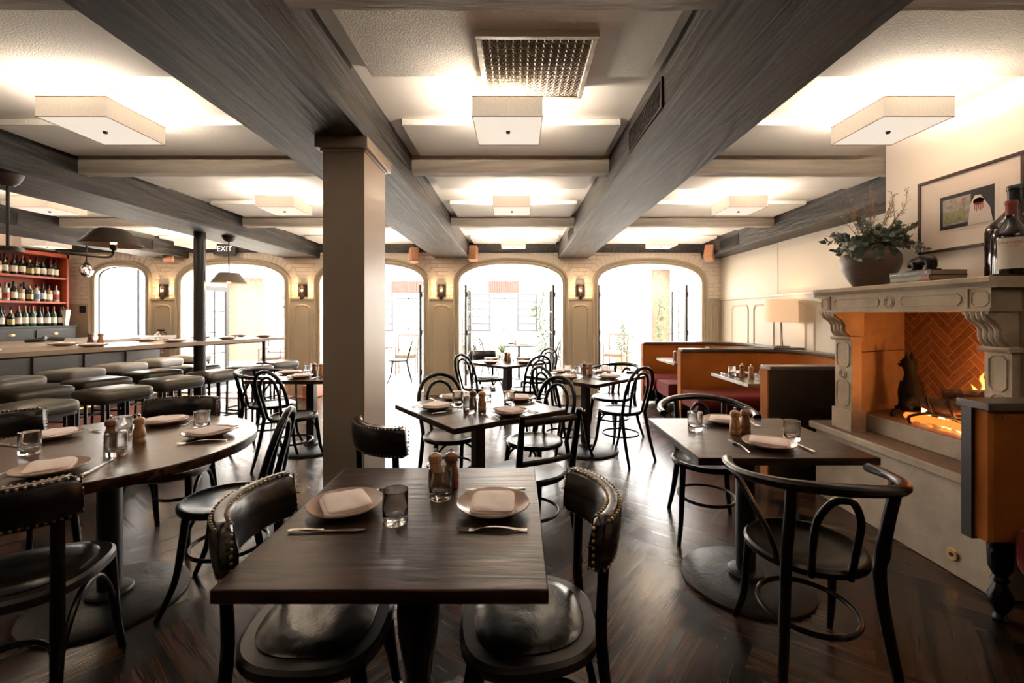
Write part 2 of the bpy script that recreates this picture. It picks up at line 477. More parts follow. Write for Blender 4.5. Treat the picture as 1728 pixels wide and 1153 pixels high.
struct(MB().box(2.60, XR, 1.0, 3.13, 1.55, CEIL).build('wall_chimney', M['plaster']))

# ---- wall with the five openings
ARCH_W = .885
arches = [(-2.37-2.37, 0), (-2.37, 0), (-.10+.0, 0), (2.27, 0)]
ACX = [-4.84, -2.47, -.10, 2.27]
WIN = (-7.19, -6.33, .985)          # x0, x1, sill height
def arch_pts(cx, hw, spring, rise, n=28, ex=2.3):
    out = []
    for i in range(n+1):
        t = pi*i/n; c = -cos(t); s = sin(t)
        u = (abs(c)**(2/ex))*(1 if c > 0 else -1); v = s**(2/ex)
        out.append((cx+u*hw, spring+v*rise))
    return out
def wall_arched(name, y0, y1, openings, xa, xb, ztop, mats):
    mb = MB(); X = xa
    for (pts, z0) in openings:
        lx, rx = pts[0][0], pts[-1][0]
        mb.box(X, lx, y0, y1, 0, ztop)
        if z0 > 0: mb.box(lx, rx, y0, y1, 0, z0)
        for i in range(len(pts)-1):
            (a, za), (b, zb) = pts[i], pts[i+1]
            if b-a < 1e-5: continue
            mb.add([(a,y0,za),(b,y0,zb),(b,y0,ztop),(a,y0,ztop),(a,y1,za),(b,y1,zb),(b,y1,ztop),(a,y1,ztop)],
                   [(0,1,2,3),(7,6,5,4),(0,4,5,1)])
        X = rx
    mb.box(X, xb, y0, y1, 0, ztop)
    return mb.build(name, mats, smooth=False)
win_pts = arch_pts((WIN[0]+WIN[1])/2, (WIN[1]-WIN[0])/2, 1.98, .22)
win_full = win_pts
ops = [(win_full, WIN[2])] + [(arch_pts(c, ARCH_W, 1.90, .335), 0) for c in ACX]
struct(wall_arched('wall_far', WY, WY+.3, ops[1:], WIN[1]+.22, XR, CEIL, M['brick']))
struct(wall_arched('wall_far_left', WY, WY+.06, ops[:1], XL-.2, WIN[1]+.22, CEIL, M['brick']))
# voussoir bricks around the openings and the moulded casings
def moulding(name, pts, z0, prof, material):
    """sweep a moulding (list of (outward, towards room)) round an opening"""
    path = [(pts[0][0], z0)] + pts + [(pts[-1][0], z0)]
    n = len(path); rs = []
    for i in range(n):
        a = Vector(path[max(0, i-1)]); b = Vector(path[min(n-1, i+1)])
        t = (b-a).normalized(); no = Vector((-t.y, t.x))
        rs.append([(path[i][0]+no.x*o, WY-d, path[i][1]+no.y*o) for o, d in prof])
    mb = MB(); mb.rings(rs); return mb.build(name, material, angle=30)
PROF = [(-.004,-.05),(-.004,.035),(.02,.045),(.04,.03),(.055,.03),(.065,.055),(.085,.062),(.10,.04),(.10,-.01)]
k = 2
for pts, z0 in ops:
    struct(moulding('trim_%d' % k, pts, z0, PROF, M['greige'])); k += 1
    cx = (pts[0][0]+pts[-1][0])/2
    mb = MB(); n = len(pts)
    # bricks on edge standing round the arch
    L_ = [0]
    for i in range(1, n): L_.append(L_[-1] + (Vector(pts[i])-Vector(pts[i-1])).length)
    cnt = int(L_[-1]/.066)
    def pat(sv):
        for i in range(1, n):
            if L_[i] >= sv:
                t = (sv-L_[i-1])/(L_[i]-L_[i-1]+1e-9); a, b = Vector(pts[i-1]), Vector(pts[i]); d = (b-a).normalized()
                return a+(b-a)*t, Vector((-d.y, d.x))
    for j in range(cnt):
        s0 = (j+.08)/cnt*L_[-1]; s1 = (j+.92)/cnt*L_[-1]
        p0, n0 = pat(s0); p1, n1 = pat(s1)
        q = [p0+n0*.105, p1+n1*.105, p1+n1*.235, p0+n0*.235]
        mb.rings([[(v.x, WY-.009, v.y) for v in q], [(v.x, WY+.01, v.y) for v in q]])
    struct(mb.build('trim_%d' % k, M['plaster'], smooth=False)); k += 1

# ---- wainscot on the piers
def raised_panel(mb, x0, x1, z0, z1, y, d=.014, arc=.05):
    """arched-top frame round a sunk field, facing -y"""
    n = 8
    def outline(o):
        a, b, c, e = x0+o, x1-o, z0+o, z1-o
        pts = [(a, c), (b, c), (b, e-arc)]
        for i in range(1, n):
            t = i/n; pts.append((b-.03-(b-a-.06)*t if 0 else b-(b-a)*t, e-arc+arc*(1-abs(2*t-1)**4)))
        pts.append((a, e-arc)); return pts
    rs = []
    for o, dd in ((0,0),(.012,d),(.024,d*.3),(.036,-.002)):
        rs.append([(x, y-dd, z) for x, z in outline(o)])
    mb.rings(rs, cap=False)
piers = [(WIN[1]+.10, ACX[0]-ARCH_W-.10), (ACX[0]+ARCH_W+.10, ACX[1]-ARCH_W-.10), (ACX[1]+ARCH_W+.10, ACX[2]-ARCH_W-.10), (ACX[2]+ARCH_W+.10, ACX[3]-ARCH_W-.10), (ACX[3]+ARCH_W+.10, XR)]
for a, b in piers:
    mb = MB()
    mb.box(a, b, WY-.028, WY, 0, 1.63); mb.box(a, b, WY-.05, WY, 1.625, 1.65); mb.box(a, b, WY-.042, WY, 0, .13)
    if b-a > .2: raised_panel(mb, a+.06 if b-a < .5 else a+.10, b-.06 if b-a < .5 else b-.10, .30, 1.54, WY-.028)
    struct(mb.build('trim_%d' % k, M['greige'])); k += 1
mb = MB(); mb.box(XL, WIN[0]-.10, WY-.02, WY, 0, 1.55); struct(mb.build('trim_%d' % k, M['greige'])); k += 1
mb = MB(); mb.box(WIN[0]-.1, WIN[1]+.1, WY-.03, WY, 0, .93); mb.box(WIN[0]-.12, WIN[1]+.12, WY-.11, WY-.001, .94, .975); struct(mb.build('trim_%d' % k, M['greige'])); k += 1
# wainscot along the right wall
mb = MB(); mb.box(XR-.028, XR, 3.13, WY-.05, 0, 1.61); mb.box(XR-.05, XR, 3.13, WY-.05, 1.61, 1.64)
y = 3.35
while y < 7.3:
    y1 = y+.52; x = XR-.028
    rs = []
    for o, dd in ((0,0),(.012,.014),(.024,.004),(.036,-.002)):
        a, b, c, e = y+o, y1-o, .30+o, 1.52-o
        rs.append([(x-dd, a, c), (x-dd, b, c), (x-dd, b, e-.05), (x-dd, b-.05, e), (x-dd, a+.05, e), (x-dd, a, e-.05)])
    mb.rings(rs, cap=False); y += .66
struct(mb.build('trim_%d' % k, M['greige'])); k += 1
# seams of the upholstered wall panels
mb = MB()
for y in (3.2+.01, 4.55, 5.95): mb.box(XR-.004, XR, y, y+.012, 1.64, BEAM)
struct(mb.build('trim_%d' % k, M['greige'])); k += 1
# dark wood plate over the arches
mb = MB(); mb.box(XL, XR, WY-.09, WY, 2.43, CEIL); struct(mb.build('trim_%d' % k, M['beam'])); k += 1

# ---- window glass and doors
def thinglass():
    m, N, L, b = nm('pane_glass')
    out = N['Material Output']; tr = N.new('ShaderNodeBsdfTransparent'); gl = N.new('ShaderNodeBsdfGlossy'); gl.inputs['Roughness'].default_value = .02
    mx = N.new('ShaderNodeMixShader'); mx.inputs[0].default_value = .06; L.new(tr.outputs[0], mx.inputs[1]); L.new(gl.outputs[0], mx.inputs[2]); L.new(mx.outputs[0], out.inputs[0])
    return m
M['pane'] = thinglass()
mb = MB(); a, b = WIN[0], WIN[1]
fr = [(x, z) for x, z in win_full]
mb2 = [(a, WIN[2])] + fr + [(b, WIN[2])]
mb = MB(); mb.tube([(x, WY+.05, z) for x, z in mb2], .02, seg=4, closed=True); mb.box((a+b)/2+.24, (a+b)/2+.262, WY+.035, WY+.065, WIN[2], 2.14)
wo = struct(mb.build('window_1', M['patio_metal']))
mb = MB(); mb.add([(x, WY+.05, z) for x, z in mb2], [tuple(range(len(mb2)))]); g_ = mb.build('glass_pane', M['pane'], wo, smooth=False)

def door(n, x, y0, y1):
    """glazed leaf swung open to stand square to the wall"""
    mb = MB(); x0, x1 = x-.02, x+.02; H = 1.90
    mb.box(x0, x1, y0, y0+.08, .01, H); mb.box(x0, x1, y1-.08, y1, .01, H)
    mb.box(x0, x1, y0+.08, y1-.08, .01, .26); mb.box(x0, x1, y0+.08, y1-.08, H-.09, H)
    for i in (1, 2, 3): z = .26+(H-.35)*i/4; mb.box(x0+.008, x1-.008, y0+.08, y1-.08, z-.011, z+.011)
    mb.box(x0+.008, x1-.008, (y0+y1)/2-.011, (y0+y1)/2+.011, .26, H-.09)
    o = struct(mb.build('door_%d' % n, M['black']))
    q = MB(); q.box(x-.002, x+.002, y0+.08, y1-.08, .26, H-.09); q.build('glass_pane', M['pane'], o, smooth=False)
    q = MB()
    for z in (.3, 1.0, 1.68): q.tube([(x1+.008, y0+.002, z), (x1+.008, y0+.002, z+.09)], .009)
    q.build('hinge', M['iron'], o)
    q = MB(); q.tube(spline([(x0-.005, y1-.04, 1.0), (x0-.05, y1-.04, 1.0), (x0-.055, y1-.12, 1.0)]), .009); q.build('door_handle', M['iron'], o)
dn = 1
for cx in ACX:
    for s in (-1, 1):
        if cx == ACX[3] and s < 0: pass
        door(dn, cx+s*(ARCH_W-(.13 if s > 0 else .075)), WY+.31, WY+1.10); dn += 1

# =================================================================== BEAMS, JOISTS, CEILING PANELS
BX = [(-6.15, -5.60), (-3.98, -3.36), (-1.40, -.805), (.707, 1.226), (3.15, 3.5)]
beam_names = ['over the bar', 'above the pendant lamps', 'resting on the pillar', 'right of the ceiling grille', 'along the right wall']
for i, (a, b) in enumerate(BX):
    mb = MB(); y0 = YB if i < 4 else 3.13
    # a hewn underside: many cross sections that wander a little
    rs = []; n = 90 if i < 4 else 40
    for j in range(n+1):
        y = y0+(WY-.005-y0)*j/n
        q = [noise.noise(Vector((i*7+kx*3.1, y*2.2, 0)))*.006 for kx in range(6)]
        rs.append([(a+q[0], y, CEIL), (a+q[0], y, BEAM+.012+q[1]), (a+.014+q[2], y, BEAM+q[3]*.6), (b-.014+q[4], y, BEAM+q[3]*.6), (b+q[5], y, BEAM+.012+q[1]), (b+q[5], y, CEIL)])
    mb.rings(rs)
    o = mb.build('ceiling_beam', M['beam'], angle=25); struct(o)
    o.name = 'trim_%d' % k; k += 1
bays = [(XL, -6.15), (-5.60, -3.98), (-3.36, -1.40), (-.805, .707), (1.226, 3.15)]
JY = [-2.42, -.47, 1.49, 3.40, 5.44]
for bi, (a, b) in enumerate(bays):
    for jy in JY:
        b2 = 2.6 if (bi == 4 and 1.0 < jy < 3.13) else (b if not (bi == 4 and jy < 3.13) else XR)
        mb = MB(); rs = []
        for j in range(25):
            x = a+(b2-a)*j/24; q = [noise.noise(Vector((x*6, jy*3+kx*5, bi)))*.005 for kx in range(4)]
            rs.append([(x, jy+q[0], CEIL), (x, jy+q[0], 2.452+q[1]), (x, jy+.09+q[2], 2.452+q[3]), (x, jy+.09+q[2], CEIL)])
        mb.rings(rs); struct(mb.build('trim_%d' % k, M['joist'], angle=30)); k += 1
    for (y0, y1) in ((-1.85,-1.2),(-1.1,-.55),(-.30,.20),(.75,1.35),(1.64, 2.20), (2.76, 3.29), (3.58, 4.16), (4.74, 5.36), (5.62, 6.2), (6.85, 7.40)):
        b3 = 2.58 if (bi == 4 and 1.0 < y1 and y0 < 3.13) else b
        mb = MB(); mb.box(a+.09, b3-.06, y0, y1, CEIL-.045, CEIL-.001)
        struct(mb.build('trim_%d' % k, M['acoustic'], bevel=.004)); k += 1

# ---- square pillar under the beam
t = struct(bpy.data.objects.new('wall_pillar', None)) if False else None
mb = MB(); mb.box(-1.055, -.828, 2.415, 2.80, 0, 2.268)
mb.box(-1.085, -.80, 2.38, 2.835, 2.268, BEAM-.001); mb.box(-1.065, -.818, 2.403, 2.812, 2.255, 2.268)
o = mb.build('wall_pillar', M['column'], bevel=.003); struct(o)

# ---- ceiling lamps: linen box shades
def make_lamp():
    t = empty('ceiling_lamp', '', 'ceiling lamp')
    hw, hd = .178, .19; z0, z1 = -.22, -.118
    mb = MB(); c = [(-hw,-hd),(hw,-hd),(hw,hd),(-hw,hd)]; ci = [(-hw+.005,-hd+.005),(hw-.005,-hd+.005),(hw-.005,hd-.005),(-hw+.005,hd-.005)]
    mb.rings([[(x,y,z0) for x,y in c], [(x,y,z1) for x,y in c], [(x,y,z1) for x,y in ci], [(x,y,z0) for x,y in ci]], cap=False)
    mb.build('lamp_shade', M['linen'], t)
    MB().box(-hw+.004, hw-.004, -hd+.004, hd-.004, z0+.001, z0+.004).build('diffuser', M['diffuser'], t)
    mb = MB()
    for z in (z0, z1):
        for i in range(4):
            a, b = c[i], c[(i+1)%4]; mb.tube([(a[0],a[1],z),(b[0],b[1],z)], .0022, seg=6)
    mb.build('edge_binding', M['speaker'], t)
    MB().lathe([(.0,-.012),(.010,-.010),(.012,0),(.006,.006)], (0,0,z0), 14).build('finial', M['bronze'], t)
    MB().lathe([(.055,-.022),(.06,-.016),(.06,0)], (0,0,0), 28).build('canopy', M['speaker'], t)
    MB().tube([(0,0,-.02),(0,0,z0)], .006).build('rod', M['speaker'], t)
    MB().ball((.06,0,-.165), .022).build('bulb', M['bulb'], t)
    return t
LAMP = Proto(make_lamp)
lx = [-6.95, -4.53, -2.25, -.047, 2.03]; ly = [-1.5, .45, 2.43, 4.31, 6.58]
bayn = ['window bay beyond the bar', 'bay over the bar', 'bay left of the pillar', 'middle bay with the grille', 'bay by the fireplace']
rown = ['far behind the viewer', 'above the viewer', 'nearest', 'second back', 'farthest, by the arches']
for i, x in enumerate(lx):
    for j, y in enumerate(ly):
        if j == 0 and i in (0,): continue
        xx = x if j != 4 else {0: -6.95, 1: -4.75, 2: -2.25, 3: -.047, 4: 2.14}[i]
        if i == 4 and j == 3: xx = 2.15
        LAMP.put((xx, y, CEIL-.0005), 0, 'linen box ceiling lamp, %s, %s' % (bayn[i], rown[j]), 'square linen ceiling lamps')
        lamp_light(xx, y, CEIL-.135, [1, 11, 22, 34, 54][j] if i else 8.0, .05)

# ---- return air grille
def quatre_grille(nx, ny, w_, h_, th=.004):
    mb = MB(); sx, sy = w_/nx, h_/ny
    for i in range(nx):
        for j in range(ny):
            cx, cy = -w_/2+(i+.5)*sx, -h_/2+(j+.5)*sy
            r0 = min(sx, sy)
            pts = [(cx+r0*.62*cos(a)*abs(cos(2*a))**.5 if 0 else cx+sx*.5*cos(a), cy+sy*.5*sin(a), 0) for a in [2*pi*q/10 for q in range(10)]]
            mb.tube(pts, th*.55, seg=4, closed=True)
            mb.tube([(cx-sx/2, cy-sy/2, 0), (cx+sx/2, cy+sy/2, 0)], th*.4, seg=4); mb.tube([(cx-sx/2, cy+sy/2, 0), (cx+sx/2, cy-sy/2, 0)], th*.4, seg=4)
    return mb
t = empty('air_grille', 'large square perforated metal return air grille on the ceiling', 'grille', (.085, 2.11, CEIL-.045))
gw, gd = .47, .49
mb = MB(); z0, z1 = -.022, .044
for (a, b, c, d) in ((-gw/2-.025, gw/2+.025, -gd/2-.025, -gd/2), (-gw/2-.025, gw/2+.025, gd/2, gd/2+.025), (-gw/2-.025, -gw/2, -gd/2, gd/2), (gw/2, gw/2+.025, -gd/2, gd/2)): mb.box(a, b, c, d, z0, z1)
mb.build('frame', M['joist'], t, bevel=.003)
g = quatre_grille(14, 14, gw, gd, .0055); g2 = g.build('mesh_screen', M['joist'], t); g2.location = (0, 0, -.014)
MB().box(-gw/2, gw/2, -gd/2, gd/2, .0, .006).build('backing', M['black'], t)
# ---- vents let into the beams
def vent(x, yc, zc, side, ln, label):
    t = empty('air_vent', label, 'vent', (x, yc, zc), R(90)*side)
    h = .125
    mb = MB()
    for (a, b, c, d) in ((-ln/2-.015, ln/2+.015, -h/2-.012, -h/2), (-ln/2-.015, ln/2+.015, h/2, h/2+.012), (-ln/2-.015, -ln/2, -h/2, h/2), (ln/2, ln/2+.015, -h/2, h/2)): mb.box(a, b, -.009, .004, c, d)
    mb.build('frame', M['bronze'], t)
    MB().box(-ln/2, ln/2, -.002, .003, -h/2, h/2).build('backing', M['black'], t)
    q = MB(); n = int(ln/.03)
    for i in range(n+1):
        for s in (1, -1):
            x0 = -ln/2+ln*i/n; x1 = x0+s*h*.7
            xa, za, xb, zb = x0, -h/2, x1, h/2
            if xb > ln/2: zb = -h/2+h*(ln/2-x0)/(x1-x0); xb = ln/2
            if xb < -ln/2: zb = -h/2+h*(-ln/2-x0)/(x1-x0); xb = -ln/2
            if abs(zb-za) > .005: q.bar((xa, -.005, za), (xb, -.005, zb), .003, .004)
    q.build('lattice', M['beam'], t)
vent(.707, 2.46, 2.445, -1, .60, 'long bronze lattice vent in the side of the beam right of the ceiling grille')
vent(.707, 5.8, 2.445, -1, .5, 'small far lattice vent in the side of the beam near the central arch')
vent(3.15, 6.6, 2.445, -1, .55, 'lattice vent in the dark beam above the banquettes')
vent(-5.60, 6.58, 2.445, 1, .5, 'lattice vent in the beam over the bar, beside the wooden speaker')
vent(-5.60, 4.72, 2.445, 1, .5, 'lattice vent in the beam over the bar at the left picture edge')

# ---- wall sconces
def make_sconce():
    t = empty('wall_sconce', '', 'sconce')
    mb = MB(); rs = []
    for i in range(13):
        a = pi*i/12; x, y = -cos(a)*.072, -sin(a)*.07
        rs.append([(x, y, -.10), (x, y, .115), (x*.95, y*.95, .115), (x*.95, y*.95, -.10)])
    # open-fronted half drum: two side wings
    def wing(i0, i1):
        rs = []
        for i in range(i0, i1+1):
            a = pi*i/12; x, y = -cos(a)*.072, -sin(a)*.075
            rs.append([(x, y, -.10), (x, y, .115), (x*.94, y*.94, .115), (x*.94, y*.94, -.10)])
        mb.rings(rs)
    wing(0, 4); wing(8, 12)
    rs = []
    for zz in ((-.10,-.03),(.06,.115)):
        rs = []
        for i in range(4, 9):
            a = pi*i/12; x, y = -cos(a)*.072, -sin(a)*.075
            rs.append([(x, y, zz[0]), (x, y, zz[1]), (x*.94, y*.94, zz[1]), (x*.94, y*.94, zz[0])])
        mb.rings(rs)
    mb.build('shade', M['bronze'], t)
    MB().box(-.055, .055, -.008, -.0005, -.10, .11).build('back_plate', M['bronze'], t)
    MB().lathe([(.012,-.145),(.03,-.135),(.035,-.10),(.01,-.09),(.01,-.03)], (0,-.038,0), 14).build('holder', M['bronze'], t)
    MB().ball((0,-.038,.01), .017, 12, 0, (1,1,1.25)).build('bulb', M['bulb_dim'], t)
    return t
SC_ = Proto(make_sconce)
for i, (a, b) in enumerate(piers[:4]):
    xm = (a+b)/2
    SC_.put((xm, WY-.0, 1.77), 0, 'bronze wall sconce ' + ['between the small window and the first arch', 'between the two arches left of the pillar', 'between the pillar and the central arch', 'between the central arch and the right arch'][i], 'bronze wall sconces')
    lamp_light(xm, WY-.12, 1.80, 2.2, .015, (1,.62,.32))
# =================================================================== TABLEWARE AND FURNITURE
def face(a, b):
    """rotation that turns local +y from a towards b"""
    return atan2(-(b[0]-a[0]), b[1]-a[1])
def superpts(hx, hy, z, ex=3.0, n=40, taper=0.0, cy=0):
    out = []
    for i in range(n):
        a = 2*pi*i/n; c, s_ = cos(a), sin(a)
        x = abs(c)**(2/ex)*(1 if c >= 0 else -1)*hx; y = abs(s_)**(2/ex)*(1 if s_ >= 0 else -1)*hy
        x *= 1+taper*y/hy
        out.append((x, y+cy, z))
    return out
E = M['ebony']

# ---- nailhead leather chair (faces +y)
def make_nail_chair():
    t = empty('leather_back_chair', '', 'chair')
    mb = MB()
    S = lambda o, z: superpts(.215-o, .205-o, z, 2.7, 44, .10)
    mb.rings([S(.012,.425), S(.0,.435), S(0,.458), S(.010,.468), S(.045,.470), S(.05,.462)], cap=True)
    mb.build('seat', M['darkwood'], t)
    mb = MB(); mb.rings([S(.043,.464), S(.043,.474), S(.055,.483), S(.09,.489), S(.15,.489), S(.20,.487)]); mb.build('seat_pad', M['leather'], t)
    for s in (-1, 1):
        MB().tube(spline([(s*.175,.15,.44),(s*.180,.165,.30),(s*.186,.185,.14),(s*.195,.215,0)]), [.021,.017,.014]).build('leg', E, t)
        MB().tube(spline([(s*.178,-.265,0),(s*.168,-.215,.22),(s*.158,-.185,.46),(s*.158,-.185,.62),(s*.160,-.192,.76)]), [.014,.020,.020,.018], flat=.8).build('leg', E, t)
        MB().tube(spline([(s*.186,.178,.16),(s*.185,.14,.27),(s*.180,.05,.385),(s*.178,-.08,.40),(s*.172,-.175,.30),(s*.168,-.212,.19)]), .0105, seg=8).build('side_brace', E, t)
    MB().tube(spline([(-.166,-.20,.20),(-.09,-.08,.235),(0,-.04,.24),(.09,-.08,.235),(.166,-.20,.20)]), .010, seg=8).build('stretcher', E, t)
    # curved padded back
    rs = []; n = 22
    path = []
    for i in range(n+1):
        a = -.80+1.60*i/n
        path.append((sin(a)*.285, .045-cos(a)*.285))
    prof = [(-.026,.700),(-.008,.690),(.010,.694),(.022,.715),(.026,.765),(.022,.815),(.008,.838),(-.012,.840),(-.028,.826),(-.033,.765)]
    for i, (x, y) in enumerate(path):
        d = Vector((x, y-.045)).normalized(); e = 1-.0*abs(i-n/2)
        lean = lambda z: (z-.70)*.10
        sh = .80 if i in (0, n) else 1
        rs.append([(x+d.x*(o*sh)+0, y+d.y*o*sh-lean(z), .765+(z-.765)*(sh if i in (0,n) else 1)) for o, z in prof])
    bk = MB().rings(rs).build('backrest', M['leather'], t, angle=50)
    q = MB()
    def nailrow(o, z, m):
        for j in range(m):
            f = (.035+.93*j/(m-1))*n; i = min(n-1, int(f)); g = f-i
            x = path[i][0]*(1-g)+path[i+1][0]*g; y = path[i][1]*(1-g)+path[i+1][1]*g
            d = Vector((x, y-.045)).normalized()
            q.ball((x+d.x*o, y+d.y*o-(z-.7)*.10, z), .0052, 6)
    nailrow(-.020, .837, 25); nailrow(.017, .833, 25); nailrow(-.020, .698, 25); nailrow(.018, .705, 25)
    for i in (0, n):
        x, y = path[i]; d = Vector((x, y-.045)).normalized()
        for j in range(7): q.ball((x+d.x*0+(.002 if i else -.002), y+.004, .71+j*.018), .005, 6)
    def rim(o, z0, z1):
        pts = []
        for i, (x, y) in enumerate(path): d = Vector((x, y-.045)).normalized(); pts.append((x+d.x*o, y+d.y*o-(z1-.7)*.10, z1))
        for i in range(n, -1, -1): x, y = path[i]; d = Vector((x, y-.045)).normalized(); pts.append((x+d.x*o, y+d.y*o-(z0-.7)*.10, z0))
        pts = [(p[0]*.985, p[1], p[2]) for p in pts]
        q.tube(pts, .0022, seg=5, closed=True, mat=1)
    rim(-.020, .699, .836); rim(.017, .705, .832)
    for i in (0, n):
        x, y = path[i]; q.tube([(x-.01 if i else x+.01, y-.02, .765), (x-.01 if i else x+.01, y+.02, .765)], .002, seg=5, mat=1)
    q.build('nail_trim', [M['nail'], M['leather']], bk)
    return t
NAIL = Proto(make_nail_chair)

def round_seat(t, r=.205):
    MB().lathe([(r-.02,.432),(r-.004,.436),(r,.447),(r,.458),(r-.008,.467),(r-.022,.468),(r-.034,.462),(r*.5,.457),(.0,.455)], seg=40).build('seat', E, t)
# ---- bentwood chair with double loop back
def make_bent_chair():
    t = empty('bentwood_chair', '', 'chair')
    round_seat(t)
    for s in (-1, 1):
        MB().tube(spline([(s*.150,.115,.44),(s*.160,.13,.30),(s*.168,.155,.15),(s*.185,.215,0)]), [.018,.015,.012]).build('leg', E, t)
        MB().tube(spline([(s*.185,-.27,0),(s*.172,-.215,.2),(s*.160,-.165,.45)]), [.012,.016,.017]).build('leg', E, t)
        MB().tube(spline([(s*.162,.142,.24),(s*.140,.115,.36),(s*.06,.10,.425),(s*.0,.115,.43)]), .0085, seg=8).build('brace', E, t)
    MB().tube(spline([(-.160,-.165,.44),(-.175,-.205,.60),(-.172,-.245,.74),(-.115,-.275,.845),(0,-.285,.885),(.115,-.275,.845),(.172,-.245,.74),(.175,-.205,.60),(.160,-.165,.44)]), .0155).build('back_frame', E, t)
    MB().tube(spline([(-.085,-.188,.455),(-.098,-.215,.58),(-.108,-.242,.70),(-.075,-.262,.795),(0,-.268,.832),(.075,-.262,.795),(.108,-.242,.70),(.098,-.215,.58),(.085,-.188,.455)]), .0125).build('back_loop', E, t)
    MB().tube([(cos(a)*.168, sin(a)*.168-.01, .235) for a in [2*pi*i/36 for i in range(36)]], .0095, seg=8, closed=True).build('stretcher', E, t)
    return t
BENT = Proto(make_bent_chair)
# ---- low bow-armed bentwood chair
def make_arm_chair():
    t = empty('bentwood_armchair', '', 'chair')
    round_seat(t, .215)
    MB().tube(spline([(-.268,.075,.752),(-.280,-.02,.757),(-.258,-.15,.768),(-.165,-.275,.786),(0,-.325,.795),(.165,-.275,.786),(.258,-.15,.768),(.280,-.02,.757),(.268,.075,.752)]), [.019,.016,.019,.022,.019,.016,.019], flat=1.25).build('arm_rail', E, t)
    for s in (-1, 1):
        MB().tube(spline([(s*.160,.13,.44),(s*.168,.15,.28),(s*.176,.17,.13),(s*.195,.225,0)]), [.019,.016,.012]).build('leg', E, t)
        MB().tube(spline([(s*.200,-.315,0),(s*.170,-.255,.2),(s*.148,-.215,.46),(s*.150,-.250,.65),(s*.157,-.283,.785)]), [.013,.019,.020,.018]).build('leg', E, t)
        MB().tube(spline([(s*.272,-.06,.745),(s*.245,-.10,.69),(s*.205,-.165,.60),(s*.178,-.195,.52),(s*.166,-.165,.46)]), .011, seg=8).build('arm_brace', E, t)
    MB().tube(spline([(-.062,-.205,.44),(-.068,-.232,.56),(-.066,-.262,.665),(-.035,-.288,.735),(0,-.295,.75),(.035,-.288,.735),(.066,-.262,.665),(.068,-.232,.56),(.062,-.205,.44)]), .0125).build('back_loop', E, t)
    MB().tube([(cos(a)*.170, sin(a)*.180-.02, .225) for a in [2*pi*i/36 for i in range(36)]], .010, seg=8, closed=True).build('stretcher', E, t)
    return t
ARM = Proto(make_arm_chair)
# ---- chair with turned posts and two plain rails
def make_rail_chair():
    t = empty('rail_back_chair', '', 'chair')
    mb = MB(); S = lambda o, z: superpts(.21-o, .20-o, z, 2.6, 40, .10)
    mb.rings([S(.012,.430), S(0,.440), S(0,.460), S(.010,.468), S(.04,.466), S(.10,.460)]); mb.build('seat', E, t)
    for s in (-1, 1):
        MB().tube(spline([(s*.165,.145,.44),(s*.175,.165,.22),(s*.188,.205,0)]), [.019,.016,.013]).build('leg', E, t)
        MB().tube(spline([(s*.180,-.26,0),(s*.172,-.20,.25),(s*.172,-.185,.46),(s*.178,-.22,.70),(s*.182,-.245,.845)]), [.014,.019,.020,.018,.015]).build('leg', E, t)
        MB().tube(spline([(s*.17,.15,.24),(s*.15,.10,.36),(s*.165,-.02,.42)]), .009, seg=8).build('brace', E, t)
    MB().tube(spline([(-.18,-.235,.800),(0,-.262,.806),(.18,-.235,.800)]), .019, flat=.55).build('top_rail', M['darkwood'], t)
    MB().tube(spline([(-.174,-.200,.575),(0,-.225,.580),(.174,-.200,.575)]), .016, flat=.55).build('middle_rail', M['darkwood'], t)
    MB().tube([(cos(a)*.165, sin(a)*.165-.01, .235) for a in [2*pi*i/32 for i in range(32)]], .0095, seg=8, closed=True).build('stretcher', E, t)
    return t
RAIL = Proto(make_rail_chair)

def chair(P, back, seat, label, group=None, lift=0):
    return P.put((seat[0], seat[1], lift), face(back, seat), label, group)

# ---- tables
TZ = .75
def disc_base(t, r=.31, pole=.045, top=.71, rod='square'):
    MB().lathe([(r,.0),(r+.003,.006),(r,.016),(r-.01,.022),(r*.6,.030),(r*.25,.040),(.075,.048),(.07,.055)], seg=56).build('base_plate', M['castiron'], t)
    mb = MB()
    if rod == 'square': mb.box(-pole, pole, -pole, pole, .05, top)
    else: mb.lathe([(pole,.05),(pole,top)], seg=28)
    mb.build('pole', M['iron'], t, bevel=.003 if rod == 'square' else 0)
    MB().lathe([(pole*1.9,.05),(pole*1.8,.06),(pole*1.45,.066)], seg=28).build('collar', M['castiron'], t)
def table_top(t, w_, d_, th=.034, m='table', round_=False):
    mb = MB()
    if round_: mb.lathe([(w_/2-.004,TZ-th-.006),(w_/2,TZ-th),(w_/2,TZ-.004),(w_/2-.004,TZ),(.0,TZ)], seg=72)
    else: mb.box(-w_/2, w_/2, -d_/2, d_/2, TZ-th, TZ)
    mb.build('tabletop', M[m], t, bevel=0 if round_ else .004)
    MB().box(-.2, .2, -.03, .03, TZ-th-.03, TZ-th-.001).box(-.03, .03, -.2, .2, TZ-th-.03, TZ-th-.001).build('spider', M['iron'], t)

